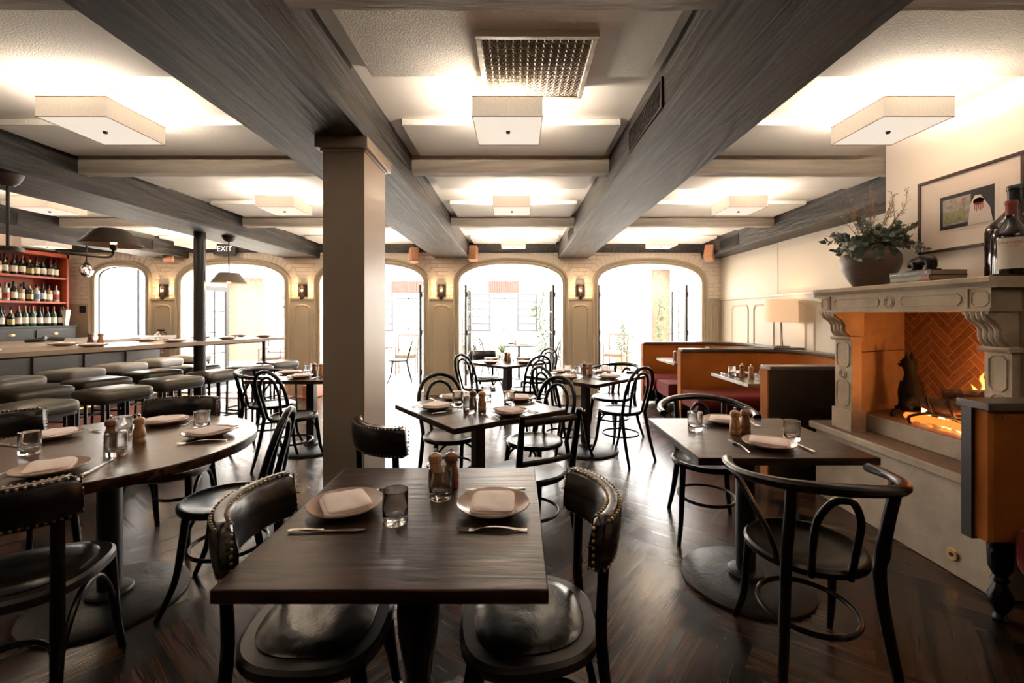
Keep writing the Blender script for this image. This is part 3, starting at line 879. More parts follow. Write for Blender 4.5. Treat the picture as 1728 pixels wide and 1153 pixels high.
t = empty('dining_table', 'square dark oak table with a turned wooden pedestal, nearest the viewer', 'table', (-.31, 1.40, 0))
table_top(t, .765, .80)
MB().lathe([(.06,.62),(.062,.60),(.045,.585),(.04,.57),(.052,.545),(.062,.50),(.066,.44),(.063,.38),(.052,.31),(.042,.25),(.038,.22),(.050,.205),(.054,.19),(.042,.175),(.045,.15),(.06,.12),(.07,.10)][::-1], seg=36).build('pedestal', E, t)
MB().box(-.06, .06, -.06, .06, .62, .69).build('pedestal_head', E, t)
for i in range(4):
    a = R(45+90*i); MB().tube(spline([(cos(a)*.04, sin(a)*.04, .13),(cos(a)*.15, sin(a)*.15, .10),(cos(a)*.27, sin(a)*.27, .025)]), [.032,.026,.022]).build('foot', E, t)

t = empty('dining_table', 'round dark oak table on a cast iron disc base, at the left', 'table', (-1.95, 2.13, 0)); table_top(t, 1.22, 1.22, .038, 'table_r', True); disc_base(t, .31, .048, .71, 'round')
t = empty('dining_table', 'square dark oak table on a cast iron disc base, beside the fireplace hearth', 'table', (1.18, 2.29, 0)); table_top(t, .79, .74); disc_base(t, .31, .047, .71, 'round')
t = empty('dining_table', 'dark square table set cornerwise right of the pillar', 'table', (-.26, 2.99, 0), R(37)); table_top(t, .83, .83); disc_base(t, .28, .035)
t = empty('dining_table', 'dark square table set cornerwise, halfway between pillar and right arch', 'table', (.70, 4.52, 0), R(45)); table_top(t, .86, .86); disc_base(t, .33, .035)
t = empty('dining_table', 'dark square table just inside the central arch', 'table', (-.12, 5.86, 0), R(44)); table_top(t, .82, .82); disc_base(t, .28, .045)
t = empty('dining_table', 'brown topped square table behind the pillar, near the bar stools', 'table', (-2.10, 4.55, 0)); table_top(t, .94, .78, .034, 'table_r'); disc_base(t, .32, .038)

# ---- chairs
chair(NAIL, (-.79,1.31), (-.585,1.33), 'leather backed nailhead chair on the left side of the nearest table')
chair(NAIL, (.25,1.36), (.035,1.345), 'leather backed nailhead chair on the right side of the nearest table')
chair(NAIL, (-1.62,1.33), (-1.72,1.56), 'nailhead chair at the near side of the round table, lower left corner')
chair(NAIL, (-2.16,2.95), (-2.09,2.66), 'nailhead chair behind the round table, its padded back towards the stools')
chair(NAIL, (-2.95,2.42), (-2.62,2.30), 'nailhead chair on the far left of the round table, at the picture edge')
chair(NAIL, (-.72,2.17), (-.575,2.345), 'nailhead chair right beside the foot of the pillar')
chair(NAIL, (-.52,6.60), (-.42,6.40), 'nailhead chair behind the table in the central arch')
chair(BENT, (-1.20,2.27), (-1.44,2.21), 'bentwood chair at the right side of the round table, seen edge on')
chair(BENT, (-.64,3.62), (-.50,3.36), 'bentwood chair at the far left side of the table right of the pillar')
chair(BENT, (.36,3.46), (.13,3.23), 'bentwood chair at the far right side of the table right of the pillar')
chair(BENT, (.24,4.12), (.45,4.26), 'bentwood chair at the near left of the cornerwise middle table')
chair(BENT, (1.15,4.05), (.99,4.27), 'bentwood chair with its loop back to the banquettes, near side of the middle table')
chair(BENT, (.30,5.16), (.12,5.42), 'bentwood chair at the near right of the table in the central arch')
chair(BENT, (-.66,5.36), (-.47,5.56), 'bentwood chair at the near left of the table in the central arch')
chair(BENT, (.44,6.32), (.26,6.16), 'bentwood chair at the far right of the table in the central arch')
chair(BENT, (-2.12,3.78), (-2.02,4.02), 'bentwood chair at the near side of the table behind the pillar')
chair(ARM, (-2.72,4.55), (-2.50,4.55), 'bow armed chair at the left end of the table behind the pillar')
chair(ARM, (1.095,1.50), (1.145,1.77), 'bow armed bentwood chair at the near side of the hearth table')
chair(ARM, (1.26,3.05), (1.20,2.80), 'bow armed bentwood chair at the far side of the hearth table')
chair(ARM, (1.25,5.10), (1.05,4.93), 'bow armed chair at the far right of the cornerwise middle table')
chair(RAIL, (.17,2.42), (.07,2.60), 'chair with turned posts and two brown back rails, right of the pillar table')
chair(BENT, (-1.50,4.95), (-1.75,4.75), 'bentwood chair at the far right of the table behind the pillar, half hidden')

# ---- tableware prototypes
def single(mb, name, mats, cat, **k):
    def f():
        o = mb.build(name, mats, **k); o['category'] = cat; return o
    return Proto(f)
plate = single(MB().lathe([(.055,0),(.06,.0),(.062,.004),(.085,.008),(.108,.018),(.116,.024),(.115,.027),(.108,.024),(.086,.013),(.070,.010),(.0,.0095)], seg=48), 'dinner_plate', M['ceramic'], 'plate')
def napkin_mb(seed=0, s=1.0, flat=1.0):
    mb = MB(); rr = random.Random(seed)
    W, D = .070*s, .084*s
    n = 30
    for li, (z0, z1, dx, dy, q) in enumerate(((0,.008,0,0,1.0),(.0075,.0155,.003,.003,.97),(.015,.022,-.003,.004,.95))):
        def S(o, z, wav):
            pts = superpts((W-o)*q, (D-o)*q, z, 7, 48)
            return [(x+dx+.002*noise.noise(Vector((x*30,y*30,li+seed))), y+dy+.003*noise.noise(Vector((x*25,y*25,9+li+seed))), zz+wav*(noise.noise(Vector((x*22+seed*3,y*22,li*.3)))*.006)) for x, y, zz in pts]
        mb.rings([S(.004,z0+.0002,0), S(0,z0+.0025,0), S(0,z1-.002,.4), S(.003,z1,.8), S(.012,z1+.0015,1), S(.025,z1+.002,1), S(.045,z1+.0025,1), S(.055,z1+.0022,1)])
    return mb
napk = single(napkin_mb(1), 'folded_napkin', M['napkin'], 'napkin', angle=70)
napk2 = single(napkin_mb(5, .98), 'folded_napkin', M['napkin'], 'napkin', angle=70)
def glass_mb(r=.037, h=.098):
    return MB().lathe([(r-.004,0),(r-.001,.003),(r,.01),(r+.0005,h*.6),(r+.001,h),(r-.0012,h+.0005),(r-.0022,h-.001),(r-.0026,h*.5),(r-.004,.028),(r-.010,.021),(.0,.019)], seg=40)
glass = single(glass_mb(), 'water_glass', M['glass'], 'glass')
def make_mill(col):
    def f():
        t = empty('pepper_mill' if col == 'mill_d' else 'salt_mill', '', 'mill')
        MB().lathe([(.026,0),(.027,.003),(.027,.018),(.0245,.024),(.027,.030),(.0265,.046),(.022,.066),(.0185,.078),(.0195,.083),(.0185,.087)], seg=28).build('mill_body', M[col], t)
        MB().lathe([(.018,.088),(.0235,.092),(.025,.103),(.022,.114),(.012,.121),(.006,.123)], seg=28).build('mill_head', M[col], t)
        MB().lathe([(.003,.122),(.003,.128),(.0065,.130),(.0065,.135),(.003,.138)], seg=14).build('knob', M['chrome'], t)
        return t
    return f
mill_l, mill_d = Proto(make_mill('mill_l')), Proto(make_mill('mill_d'))
def make_knife():
    t = empty('table_knife', '', 'knife')
    MB().tube([(0,-.105,.006),(0,-.095,.0065),(0,-.05,.006),(0,-.012,.0055),(0,-.004,.006)], [.005,.0075,.0065,.0055,.0065], seg=12, flat=.55, up0=(1,0,0)).build('handle', M['chrome'], t)
    mb = MB(); o = [(-.004,-.004),(.006,-.004),(.0075,.03),(.0085,.085),(.006,.105),(-.002,.112),(-.006,.09),(-.0055,.03)]
    mb.rings([[(x, y, .0035) for x, y in o], [(x, y, .0055) for x, y in o]]); mb.build('blade', M['steel'], t)
    return t
def make_fork():
    t = empty('table_fork', '', 'fork')
    MB().tube(spline([(0,-.105,.003),(0,-.09,.0035),(0,-.03,.012),(0,.01,.012),(0,.03,.006)]), [.009,.007,.0035,.003,.004], seg=10, flat=.35, up0=(1,0,0)).build('handle', M['chrome'], t)
    mb = MB(); mb.rings([[(-.004,.024,.0085),(.004,.024,.0085),(.004,.024,.0105),(-.004,.024,.0105)], [(-.0105,.045,.003),(.0105,.045,.003),(.0105,.045,.005),(-.0105,.045,.005)], [(-.0115,.062,.003),(.0115,.062,.003),(.0115,.062,.005),(-.0115,.062,.005)]])
    mb.build('fork_head', M['steel'], t)
    for i in range(4):
        x = -.0095+i*.0063; mb = MB(); mb.tube([(x,.061,.004),(x,.08,.0045),(x,.098,.009)], [.0019,.0017,.0009], seg=6); mb.build('tine', M['steel'], t)
    return t
KNIFE, FORK = Proto(make_knife), Proto(make_fork)

def setting(tab, where, c, h, z=TZ, nap=0.0, kn=True, fk=True, kside=None, two=0, fside=None):
    """plate + napkin + knife (diner's right) + fork (diner's left). h = direction the diner faces"""
    x, y = c; rz = atan2(-h[0], h[1])
    plate.put((x, y, z+.0002), 0, ('round pinkish stoneware plate %s' % where)[:200], 'stoneware plates')
    (napk2 if two else napk).put((x, y, z+.0108), rz+nap, 'folded napkin on plate %s' % where, 'folded napkins')
    Lr = sqrt(h[0]**2+h[1]**2); hx, hy = h[0]/Lr, h[1]/Lr; rx, ry = hy, -hx
    if kn:
        d = .148; KNIFE.put((x+rx*d, y+ry*d, z+.0002), rz+(kside or 0), 'knife beside plate %s' % where, 'table knives')
    if fk:
        d = .142; FORK.put((x-rx*d, y-ry*d, z+.0002), rz+(fside or 0), 'fork beside plate %s' % where, 'table forks')
def tumblers(where, pts, z=TZ):
    for (x, y, d) in pts: glass.put((x, y, z+.0002), 0, 'clear water tumbler %s %s' % (d, where), 'water tumblers')
def mills(where, a, b, z=TZ):
    mill_l.put((a[0], a[1], z+.0002), 0, 'light brown wooden salt mill %s' % where, 'salt mills')
    mill_d.put((b[0], b[1], z+.0002), 0, 'dark brown wooden pepper mill %s' % where, 'pepper mills')

# nearest table
setting('near', 'at the left of the nearest table', (-.545, 1.415), (1, .0), nap=R(-58), kside=R(2))
setting('near', 'at the right of the nearest table', (-.075, 1.415), (-1, 0), nap=R(90), two=1, kside=R(0), fside=R(0))
tumblers('of the nearest table', [(-.362, 1.325, 'standing at the middle'), (-.258, 1.50, 'in front of the mills')])
mills('in the middle of the nearest table', (-.293, 1.60), (-.236, 1.605))
# hearth table
setting('hearth', 'at the near side of the hearth table', (1.185, 2.085), (0, 1), nap=R(60))
setting('hearth', 'at the far side of the hearth table', (1.19, 2.54), (0, -1), nap=R(70), two=1)
tumblers('of the table beside the hearth', [(1.355, 2.19, 'on the right'), (.955, 2.38, 'on the left')])
mills('on the table beside the hearth', (1.135, 2.31), (1.198, 2.33))
# round table
def rt(ang, r=.40): return (-1.95+cos(R(ang))*r, 2.13+sin(R(ang))*r), (-cos(R(ang)), -sin(R(ang)))
for k2, (ang, wh, tw) in enumerate(((-73, 'at the near side of the round table', 0), (22, 'at the right side of the round table', 1), (98, 'at the far side of the round table', 0), (165, 'at the left side of the round table', 1))):
    c, h = rt(ang); setting('round', wh, c, h, nap=R(20+30*k2), two=tw)
tumblers('of the round table', [(-2.17, 1.98, 'at the left'), (-1.76, 1.955, 'in front of the mills'), (-1.70, 2.40, 'at the far right'), (-2.02, 2.28, 'behind the pepper mill')])
mills('in the middle of the round table', (-1.83, 2.155), (-1.935, 2.12))
# table right of the pillar
setting('mid', 'at the near left of the table right of the pillar', (-.53, 2.93), (.63, .47), nap=.4)
setting('mid', 'at the near right of the table right of the pillar', (-.045, 2.77), (-.6, .78), nap=.2, two=1)
setting('mid', 'at the far left of the table right of the pillar', (-.45, 3.25), (.55, -.8), nap=.3)
setting('mid', 'at the far right of the table right of the pillar', (.02, 3.22), (-.7, -.6), nap=.9, two=1)
tumblers('of the table right of the pillar', [(-.30, 2.80, 'at the near side'), (-.40, 3.02, 'at the left'), (-.05, 3.02, 'at the right'), (-.22, 3.22, 'at the far side')])
mills('on the table right of the pillar', (-.225, 2.88), (-.285, 2.90))
# cornerwise middle table
setting('m2', 'at the near left of the cornerwise middle table', (.50, 4.33), (.7, .7), nap=.3)
setting('m2', 'at the near right of the cornerwise middle table', (.90, 4.33), (-.7, .7), nap=.3, two=1)
setting('m2', 'at the far left of the cornerwise middle table', (.50, 4.74), (.7, -.7), nap=.5)
setting('m2', 'at the far right of the cornerwise middle table', (.92, 4.72), (-.7, -.7), nap=.7, two=1)
tumblers('of the cornerwise middle table', [(.62, 4.45, 'at the near left'), (.52, 4.56, 'at the left'), (.68, 4.68, 'beyond the mills'), (.90, 4.54, 'at the right')])
mills('on the cornerwise middle table', (.745, 4.52), (.69, 4.55))
# table in the central arch
setting('m3', 'at the near left of the table in the central arch', (-.33, 5.66), (.7, .7), kn=False, fk=False)
setting('m3', 'at the near right of the table in the central arch', (.09, 5.66), (-.7, .7), kn=False, fk=False, two=1)
setting('m3', 'at the far left of the table in the central arch', (-.33, 6.06), (.7, -.7), kn=False, fk=False)
setting('m3', 'at the far right of the table in the central arch', (.10, 6.06), (-.7, -.7), kn=False, fk=False, two=1)
tumblers('of the table in the central arch', [(-.20, 5.80, 'at the near left'), (-.02, 5.90, 'at the right'), (-.22, 6.00, 'at the far left')])
mills('on the table in the central arch', (-.10, 5.80), (-.14, 5.86))
# table behind the pillar
setting('m4', 'at the near side of the table behind the pillar', (-2.12, 4.36), (0, 1), nap=.3)
setting('m4', 'at the left end of the table behind the pillar', (-2.38, 4.66), (1, 0), nap=.2, two=1)
setting('m4', 'at the right end of the table behind the pillar', (-1.80, 4.66), (-1, 0), nap=.2)
tumblers('of the table behind the pillar', [(-2.15, 4.58, 'in the middle'), (-2.02, 4.62, 'beside the mills'), (-2.24, 4.76, 'at the far side')])
mills('on the table behind the pillar', (-1.98, 4.50), (-2.06, 4.52))
# =================================================================== FIREPLACE
fp = empty('fireplace', 'carved limestone fireplace with herringbone brick firebox and raised hearth, fire burning', 'fireplace', (0, 0, 0))
YN, YF = 2.05, 3.27           # near and far ends of the mantel
mb = MB(); mb.box(2.30, 2.75, 2.12, 3.42, 0, .50); mb.build('hearth_base', M['hearth'], fp, bevel=.006)
mb = MB(); mb.box(2.265, 2.75, 2.10, 3.45, .50, .552); mb.build('hearth_slab', M['hearth'], fp, bevel=.008)
mb = MB(); mb.box(2.265+.006, 2.75, 2.106, 3.444, .5525, .5535); mb.build('hearth_wear', M['hearth_top'], fp)
mb = MB(); mb.box(2.47, 3.0, 2.13, 3.20, .5536, .668); mb.prism([(2.47,3.2),(2.95,3.42),(2.95,3.2)], .5536, .668)
mb.build('firebox_step', M['hearth'], fp, bevel=.006)
mb = MB(); mb.box(2.48, 2.99, 2.14, 3.19, .6682, .672); mb.prism([(2.48,3.19),(2.94,3.405),(2.94,3.19)], .6682, .672); mb.build('firebox_floor', M['hearth_top'], fp)
# splayed stone cheek, two courses
mb = MB()
c0, c1 = (2.37,3.12), (2.95,3.38)
for z0, z1 in ((.56,1.10),(1.106,1.50)):
    mb.add([(c0[0],c0[1],z0),(c1[0],c1[1],z0),(c1[0]+.05,c1[1]+.12,z0),(c0[0],c0[1]+.14,z0),(c0[0],c0[1],z1),(c1[0],c1[1],z1),(c1[0]+.05,c1[1]+.12,z1),(c0[0],c0[1]+.14,z1)], [(0,3,2,1),(4,5,6,7),(0,1,5,4),(1,2,6,5),(2,3,7,6),(3,0,4,7)])
rr = random.Random(3)
for i in range(60):
    u = rr.uniform(.05,.55); z = rr.uniform(1.22,1.44)
    x = c0[0]+(c1[0]-c0[0])*u; y = c0[1]+(c1[1]-c0[1])*u
    mb.ball((x, y, z), .007, 6, 0, (1.6,.6,.6))
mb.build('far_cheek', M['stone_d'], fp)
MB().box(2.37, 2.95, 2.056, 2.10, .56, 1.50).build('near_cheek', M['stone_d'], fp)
fb_mat = plank_mat('firebrick', .052, .208, ((.13,.055,.028), (.30,.15,.075)), .6, .0028, (.60,.40,.24), bd=.004, grain=(8, 20), bumps=.6)
herringbone('firebox_back', 2.10, 3.40, .66, 1.50, .052, 4, R(45), lambda a, b: (2.95, a, b), fb_mat, fp)
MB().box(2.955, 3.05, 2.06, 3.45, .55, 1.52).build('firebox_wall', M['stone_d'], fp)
MB().box(2.34, 3.05, 2.06, 3.5, 1.50, 1.538).build('throat', M['black'], fp)
# jambs: panelled pilasters with scrolled corbels
def jamb(y0, y1):
    ym = (y0+y1)/2; hw = (y1-y0)/2
    mb = MB(); mb.box(2.315, 2.42, y0-.012, y1+.012, .5536, .70); mb.box(2.33, 2.40, y0, y1, .70, 1.19)
    mb.prof_y([(2.31,1.19),(2.30,1.205),(2.31,1.215),(2.40,1.215),(2.40,1.19)], y0-.012, y1+.012)
    def frame_(z0, z1, o=.022):
        pts = [(2.328, y0+o, z0+.02), (2.328, y0+o+.02, z0), (2.328, y1-o-.02, z0), (2.328, y1-o, z0+.02), (2.328, y1-o, z1-.02), (2.328, y1-o-.02, z1), (2.328, y0+o+.02, z1), (2.328, y0+o, z1-.02)]
        mb.tube(pts, .006, seg=6, closed=True)
    frame_(.73,.90); frame_(1.0,1.17)
    for r in (.034,.020): mb.tube([(2.328, ym+cos(a)*r, .95+sin(a)*r) for a in [2*pi*i/20 for i in range(20)]], .005, seg=6, closed=True)
    j = mb.build('jamb', M['stone'], fp, bevel=.003)
    cur = spline([(2.225,1.385),(2.232,1.355),(2.262,1.335),(2.288,1.30),(2.29,1.26),(2.308,1.235),(2.335,1.215)], 5)
    poly = [(p.x, p.y) for p in cur]+[(2.42,1.215),(2.42,1.385)]
    mb = MB(); mb.prof_y(poly, y0+.006, y1-.006)
    for dy in (-.62,-.22,.22,.62):
        mb.tube([(p.x, ym+dy*hw, p.y) for p in cur], .0145, seg=8, flat=1.0)
    mb.tube([(2.225, y0, 1.378), (2.225, y1, 1.378)], .009)
    mb.build('corbel', M['stone'], fp)
jamb(3.09, 3.255); jamb(2.09, 2.215)
# frieze and shelf
mb = MB()
mb.box(2.225, 2.60, YN+.035, 3.25, 1.385, 1.50)
mb.prof_y([(2.215,1.385),(2.212,1.40),(2.225,1.402),(2.24,1.402),(2.24,1.385)], YN+.03, 3.25)
def relief(yc, zc, w_, h_, ch=.016, x=2.224):
    mb.tube([(x, yc-w_+ch, zc-h_), (x, yc+w_-ch, zc-h_), (x, yc+w_, zc-h_+ch), (x, yc+w_, zc+h_-ch), (x, yc+w_-ch, zc+h_), (x, yc-w_+ch, zc+h_), (x, yc-w_, zc+h_-ch), (x, yc-w_, zc-h_+ch)], .0042, seg=6, closed=True)
relief(2.135, 1.446, .040, .036); relief(3.205, 1.446, .034, .034, .013)
relief(2.40, 1.446, .175, .028); relief(2.92, 1.446, .19, .028)
for r in (.036,.022): mb.tube([(2.224, 2.655+cos(a)*r, 1.446+sin(a)*r) for a in [2*pi*i/24 for i in range(24)]], .0045, seg=6, closed=True)
for yv in (2.19, 3.155): mb.box(2.217, 2.23, yv-.004, yv+.004, 1.40, 1.495)
mb.build('frieze', M['stone'], fp)
MB().prof_y([(2.218,1.497),(2.215,1.505),(2.20,1.510),(2.192,1.520),(2.180,1.524),(2.178,1.545),(2.182,1.549),(2.70,1.549),(2.70,1.497)], YN, YF).build('mantel_shelf', M['stone'], fp)
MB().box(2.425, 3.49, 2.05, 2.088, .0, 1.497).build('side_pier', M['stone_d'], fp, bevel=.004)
# brass plug in the hearth base
t = empty('gas_valve_cover', 'small round brass key valve cover on the hearth base', 'valve cover', (2.2995, 2.345, .105), R(0))
MB().tube([(-.001,0,0),(-.008,0,0)], [.034,.030], seg=28).build('cover_plate', M['brass'], t)
MB().tube([(-.007,0,0),(-.013,0,0)], [.012,.010], seg=6).build('key_socket', M['black'], t)

# ---- the fire
def log(a, b, r, mat_='log', label=''):
    a, b = Vector(a), Vector(b); pts = [a+(b-a)*i/8+Vector((noise.noise(a*9+Vector((i,0,0)))*.010, 0, noise.noise(a*7+Vector((0,i,0)))*.012)) for i in range(9)]
    o = MB().tube(pts, [r*.92, r*1.05, r*.96, r*1.03, r*.9], seg=14).build('firewood_log', M[mat_]); tag(o, label, 'log', 'burning logs'); return o
log((2.62,2.86,.805), (2.72,2.40,.812), .044, 'log', 'pale barked log lying on the iron fire grate')
log((2.74,2.80,.815), (2.82,2.32,.82), .040, 'bark', 'charred log at the back of the fire grate')
log((2.62,2.74,.885), (2.80,2.58,.895), .030, 'bark', 'short black log on top of the pale one')
log((2.69,2.56,.90), (2.74,2.28,.905), .036, 'bark', 'thick black log end on top, by the near jamb')
log((2.56,2.92,.715), (2.58,2.40,.715), .022, 'ember', 'glowing log fallen on the firebox floor')
t = empty('fire_grate', 'black wrought iron fire grate holding the logs', 'grate', (0,0,0))
mb = MB()
for y in (2.36,2.50,2.64,2.78): mb.tube(spline([(2.56,y,.86),(2.58,y,.80),(2.61,y,.755),(2.72,y,.75),(2.82,y,.76),(2.85,y,.85)]), .009, seg=8)
mb.tube([(2.62,2.33,.745),(2.62,2.84,.745)], .009, seg=8); mb.tube([(2.80,2.33,.745),(2.80,2.84,.745)], .009, seg=8); mb.build('bars', M['iron'], t)
mb = MB()
for y in (2.36,2.80):
    mb.tube(spline([(2.52,y+.05,.672),(2.50,y+.03,.72),(2.56,y,.745),(2.62,y,.742)]), .009, seg=8); mb.tube([(2.80,y,.745),(2.82,y,.673)], .009, seg=8)
mb.build('feet', M['iron'], t)
def fire_mat():
    m, N, L, b = nm('flame'); out = N['Material Output']
    tc = N.new('ShaderNodeTexCoord'); sx = N.new('ShaderNodeSeparateXYZ'); L.new(tc.outputs['Generated'], sx.inputs[0])
    rp = ramp(N, [(0,(1,.62,.22)), (.45,(1,.40,.08)), (1,(.9,.13,.01))]); L.new(sx.outputs[2], rp.inputs[0])
    em = N.new('ShaderNodeEmission'); em.inputs[1].default_value = 3.2; L.new(rp.outputs[0], em.inputs[0])
    tr = N.new('ShaderNodeBsdfTransparent'); mx = N.new('ShaderNodeMixShader')
    lw = N.new('ShaderNodeLayerWeight'); lw.inputs[0].default_value = .5
    mm = N.new('ShaderNodeMath'); mm.operation = 'MULTIPLY_ADD'; mm.inputs[1].default_value = .45; L.new(sx.outputs[2], mm.inputs[0]); L.new(lw.outputs['Facing'], mm.inputs[2])
    L.new(mm.outputs[0], mx.inputs[0]); L.new(em.outputs[0], mx.inputs[1]); L.new(tr.outputs[0], mx.inputs[2]); L.new(mx.outputs[0], out.inputs[0])
    return m
M['flame'] = fire_mat()
mb = MB(); rr = random.Random(11)
for (y, z, h, x) in ((2.66,.90,.13,2.80),(2.61,.88,.17,2.82),(2.56,.90,.12,2.80),(2.50,.90,.10,2.80),(2.44,.90,.12,2.82),(2.38,.90,.11,2.80),(2.72,.85,.09,2.82),(2.33,.89,.09,2.8),(2.85,.70,.09,2.62),(2.78,.68,.07,2.66),(2.70,.68,.06,2.6),(2.60,.68,.07,2.6),(2.92,.69,.06,2.68)):
    rs = []; dx, dy = rr.uniform(-.02,.02), rr.uniform(-.03,.03)
    for i in range(8):
        q = i/7; r = .027*sin(pi*min(1, q*.8+.2))**.8*(1-q*.75)
        rs.append([(x+dx*q+cos(a)*r+.006*sin(q*7+y*40), y+dy*q+sin(a)*r*1.2+.010*sin(q*8+y*60), z+h*q) for a in [2*pi*k3/8 for k3 in range(8)]])
    mb.rings(rs)
tag(mb.build('flames', M['flame']), 'orange flames rising behind the logs', 'flames', kind='stuff')
lamp_light(2.82, 2.55, .97, 6, .05, (1,.36,.09)); lamp_light(2.66, 2.62, .73, 1.6, .05, (1,.30,.06)); lamp_light(2.82, 2.36, .97, 2.2, .05, (1,.36,.09))
o = MB()
rr = random.Random(5)
for i in range(70): o.ball((rr.uniform(2.56,2.85), rr.uniform(2.33,2.95), .674+rr.uniform(0,.012)), rr.uniform(.008,.02), 6)
tag(o.build('embers', M['ember']), 'glowing embers under the grate', 'embers', kind='stuff')

# ---- cat andiron
t = empty('cat_andiron', 'black cast iron sitting cat firedog at the left of the fire', 'andiron', (2.70, 3.03, .672), R(-62))
# built facing -x in its own frame
body = [(.0,.0,.075,.045,.05),(.0,.0,.12,.058,.058),(.0,.0,.17,.062,.060),(.0,.0,.22,.058,.052),(-.006,0,.262,.044,.042),(-.012,0,.290,.033,.034),(-.016,0,.318,.034,.035),(-.020,0,.345,.042,.042),(-.022,0,.372,.042,.044),(-.020,0,.395,.034,.038),(-.018,0,.408,.018,.022)]
mb = MB(); mb.rings([[(x+cos(a)*rx, y+sin(a)*ry, z) for a in [2*pi*k3/20 for k3 in range(20)]] for x, y, z, rx, ry in body]); mb.build('body', M['catiron'], t, angle=80)
mb = MB()
for s in (-1, 1):
    mb.rings([[(-.018+cos(a)*.017, s*.027+sin(a)*.014, .388) for a in [2*pi*k3/10 for k3 in range(10)]], [(-.020+cos(a)*.010, s*.035+sin(a)*.009, .418) for a in [2*pi*k3/10 for k3 in range(10)]], [(-.020+cos(a)*.001, s*.043+sin(a)*.001, .448) for a in [2*pi*k3/10 for k3 in range(10)]]])
mb.build('ears', M['catiron'], t)
mb = MB(); mb.ball((-.062,0,.350), .017, 12, 0, (1.1,1.1,.85)); mb.ball((-.078,0,.356), .006, 8); mb.build('muzzle', M['catiron'], t)
mb = MB()
for s in (-1, 1): mb.ball((-.060, s*.020, .376), .0065, 8)
mb.build('eyes', M['catiron'], t)
for s in (-1, 1):
    MB().tube(spline([(-.045,s*.022,.24),(-.058,s*.024,.17),(-.056,s*.026,.10),(-.066,s*.028,.062),(-.085,s*.028,.052)]), [.017,.016,.012,.013]).build('foreleg', M['catiron'], t)
    MB().tube(spline([(.02,s*.045,.15),(-.012,s*.058,.10),(.006,s*.055,.068),(-.03,s*.055,.055)]), [.030,.030,.018,.012]).build('hind_leg', M['catiron'], t)
MB().tube(spline([(.055,0,.08),(.08,.03,.07),(.05,.07,.06),(-.01,.085,.058)]), [.014,.012,.008]).build('tail', M['catiron'], t)
mb = MB(); mb.rings([superpts(.085,.062,z,3,24) for z in (.040,.055)]); mb.tube(spline([(-.05,-.05,.045),(-.07,-.085,.035),(-.075,-.10,0.002)]), .014); mb.tube(spline([(-.05,.05,.045),(-.07,.085,.035),(-.075,.10,0.002)]), .014); mb.tube([(.06,0,.045),(.16,0,.045),(.165,0,.003)], .010)
mb.build('stand', M['catiron'], t)

# =================================================================== ON THE MANTEL
MZ = 1.5495
t = empty('clay_jar', 'round brown clay jar with ear handles at the far end of the mantel', 'jar', (2.40, 3.02, MZ), R(20))
MB().lathe([(.080,0),(.090,.006),(.125,.06),(.160,.125),(.172,.175),(.166,.220),(.142,.256),(.112,.272),(.110,.280),(.118,.292),(.112,.297),(.098,.290),(.100,.272),(.13,.24),(.15,.18),(.11,.06),(.0,.03)], seg=48).build('jar_body', M['clay'], t, angle=70)
for s in (-1, 1):
    MB().tube(spline([(s*.12,0,.265),(s*.155,0,.285),(s*.180,0,.262),(s*.166,0,.225)]), .013).build('handle', M['clay'], t)
# foliage in the jar
t = empty('dried_bouquet', 'bouquet of eucalyptus and dried grass standing in the clay jar', 'bouquet', (2.40, 3.02, MZ+.02))
rr = random.Random(21)
def spray(mb, base, d, ln, nl, ls, droop, leafshape=.55, mat_=0, stem=1):
    d = Vector(d).normalized(); p = Vector(base); pts = [p.copy()]
    for i in range(12):
        d = (d+Vector((0,0,-droop))).normalized(); p = p+d*ln/12
        if p.x > .150: p.x = .150-(p.x-.150)*.3; d.x = -abs(d.x)*.3
        pts.append(p.copy())
    mb.tube(pts, [.0028,.0012], seg=5, mat=stem)
    for i in range(nl):
        q = .25+.75*(i+.5)/nl; j = min(11, int(q*12)); c = pts[j].lerp(pts[j+1], q*12-j)
        a = rr.uniform(0, 2*pi); up = (pts[j+1]-pts[j]).normalized()
        sd = up.orthogonal().normalized(); sd = Matrix.Rotation(a, 3, up) @ sd
        tip = (sd*.9+up*.5).normalized(); wv = tip.cross(up).normalized()
        L_ = ls*rr.uniform(.7,1.2); W_ = L_*leafshape*.5
        if c.x+tip.x*L_ > .185: continue
        mb.add([c, c+tip*L_*.35+wv*W_, c+tip*L_*.75+wv*W_*.8, c+tip*L_+up*.004, c+tip*L_*.75-wv*W_*.8, c+tip*L_*.35-wv*W_, c+tip*L_*.5+up*L_*.10], [(0,1,6),(1,2,6),(2,3,6),(3,4,6),(4,5,6),(5,0,6)], mat_)
mb = MB()
for i in range(34):
    a = rr.uniform(0, 2*pi); e = rr.uniform(.25,1.5)
    spray(mb, (cos(a)*.05, sin(a)*.05, .25), (cos(a), sin(a), .25+e), rr.uniform(.14,.27), 15, .040, rr.uniform(.03,.12), .85)
mb.build('dark_eucalyptus', [M['leafdark'], M['dry']], t)
mb = MB()
for i in range(8):
    a = rr.uniform(pi*.9, pi*1.6); spray(mb, (cos(a)*.07, sin(a)*.07, .26), (cos(a), sin(a), .3), rr.uniform(.14,.20), 16, .032, .16, .9)
for a in (-.9, -.75, -2.6): spray(mb, (cos(a)*.07, sin(a)*.07, .26), (cos(a), sin(a), .25), .27, 18, .026, .07, .8)
mb.build('pale_eucalyptus', [M['leafpale'], M['dry']], t)
mb = MB()
for i in range(15):
    a = rr.uniform(0, 2*pi); e = rr.uniform(.9,3.0)
    spray(mb, (cos(a)*.03, sin(a)*.03, .26), (cos(a), sin(a), e), rr.uniform(.30,.44), 26, .028, .01, .18, 1)
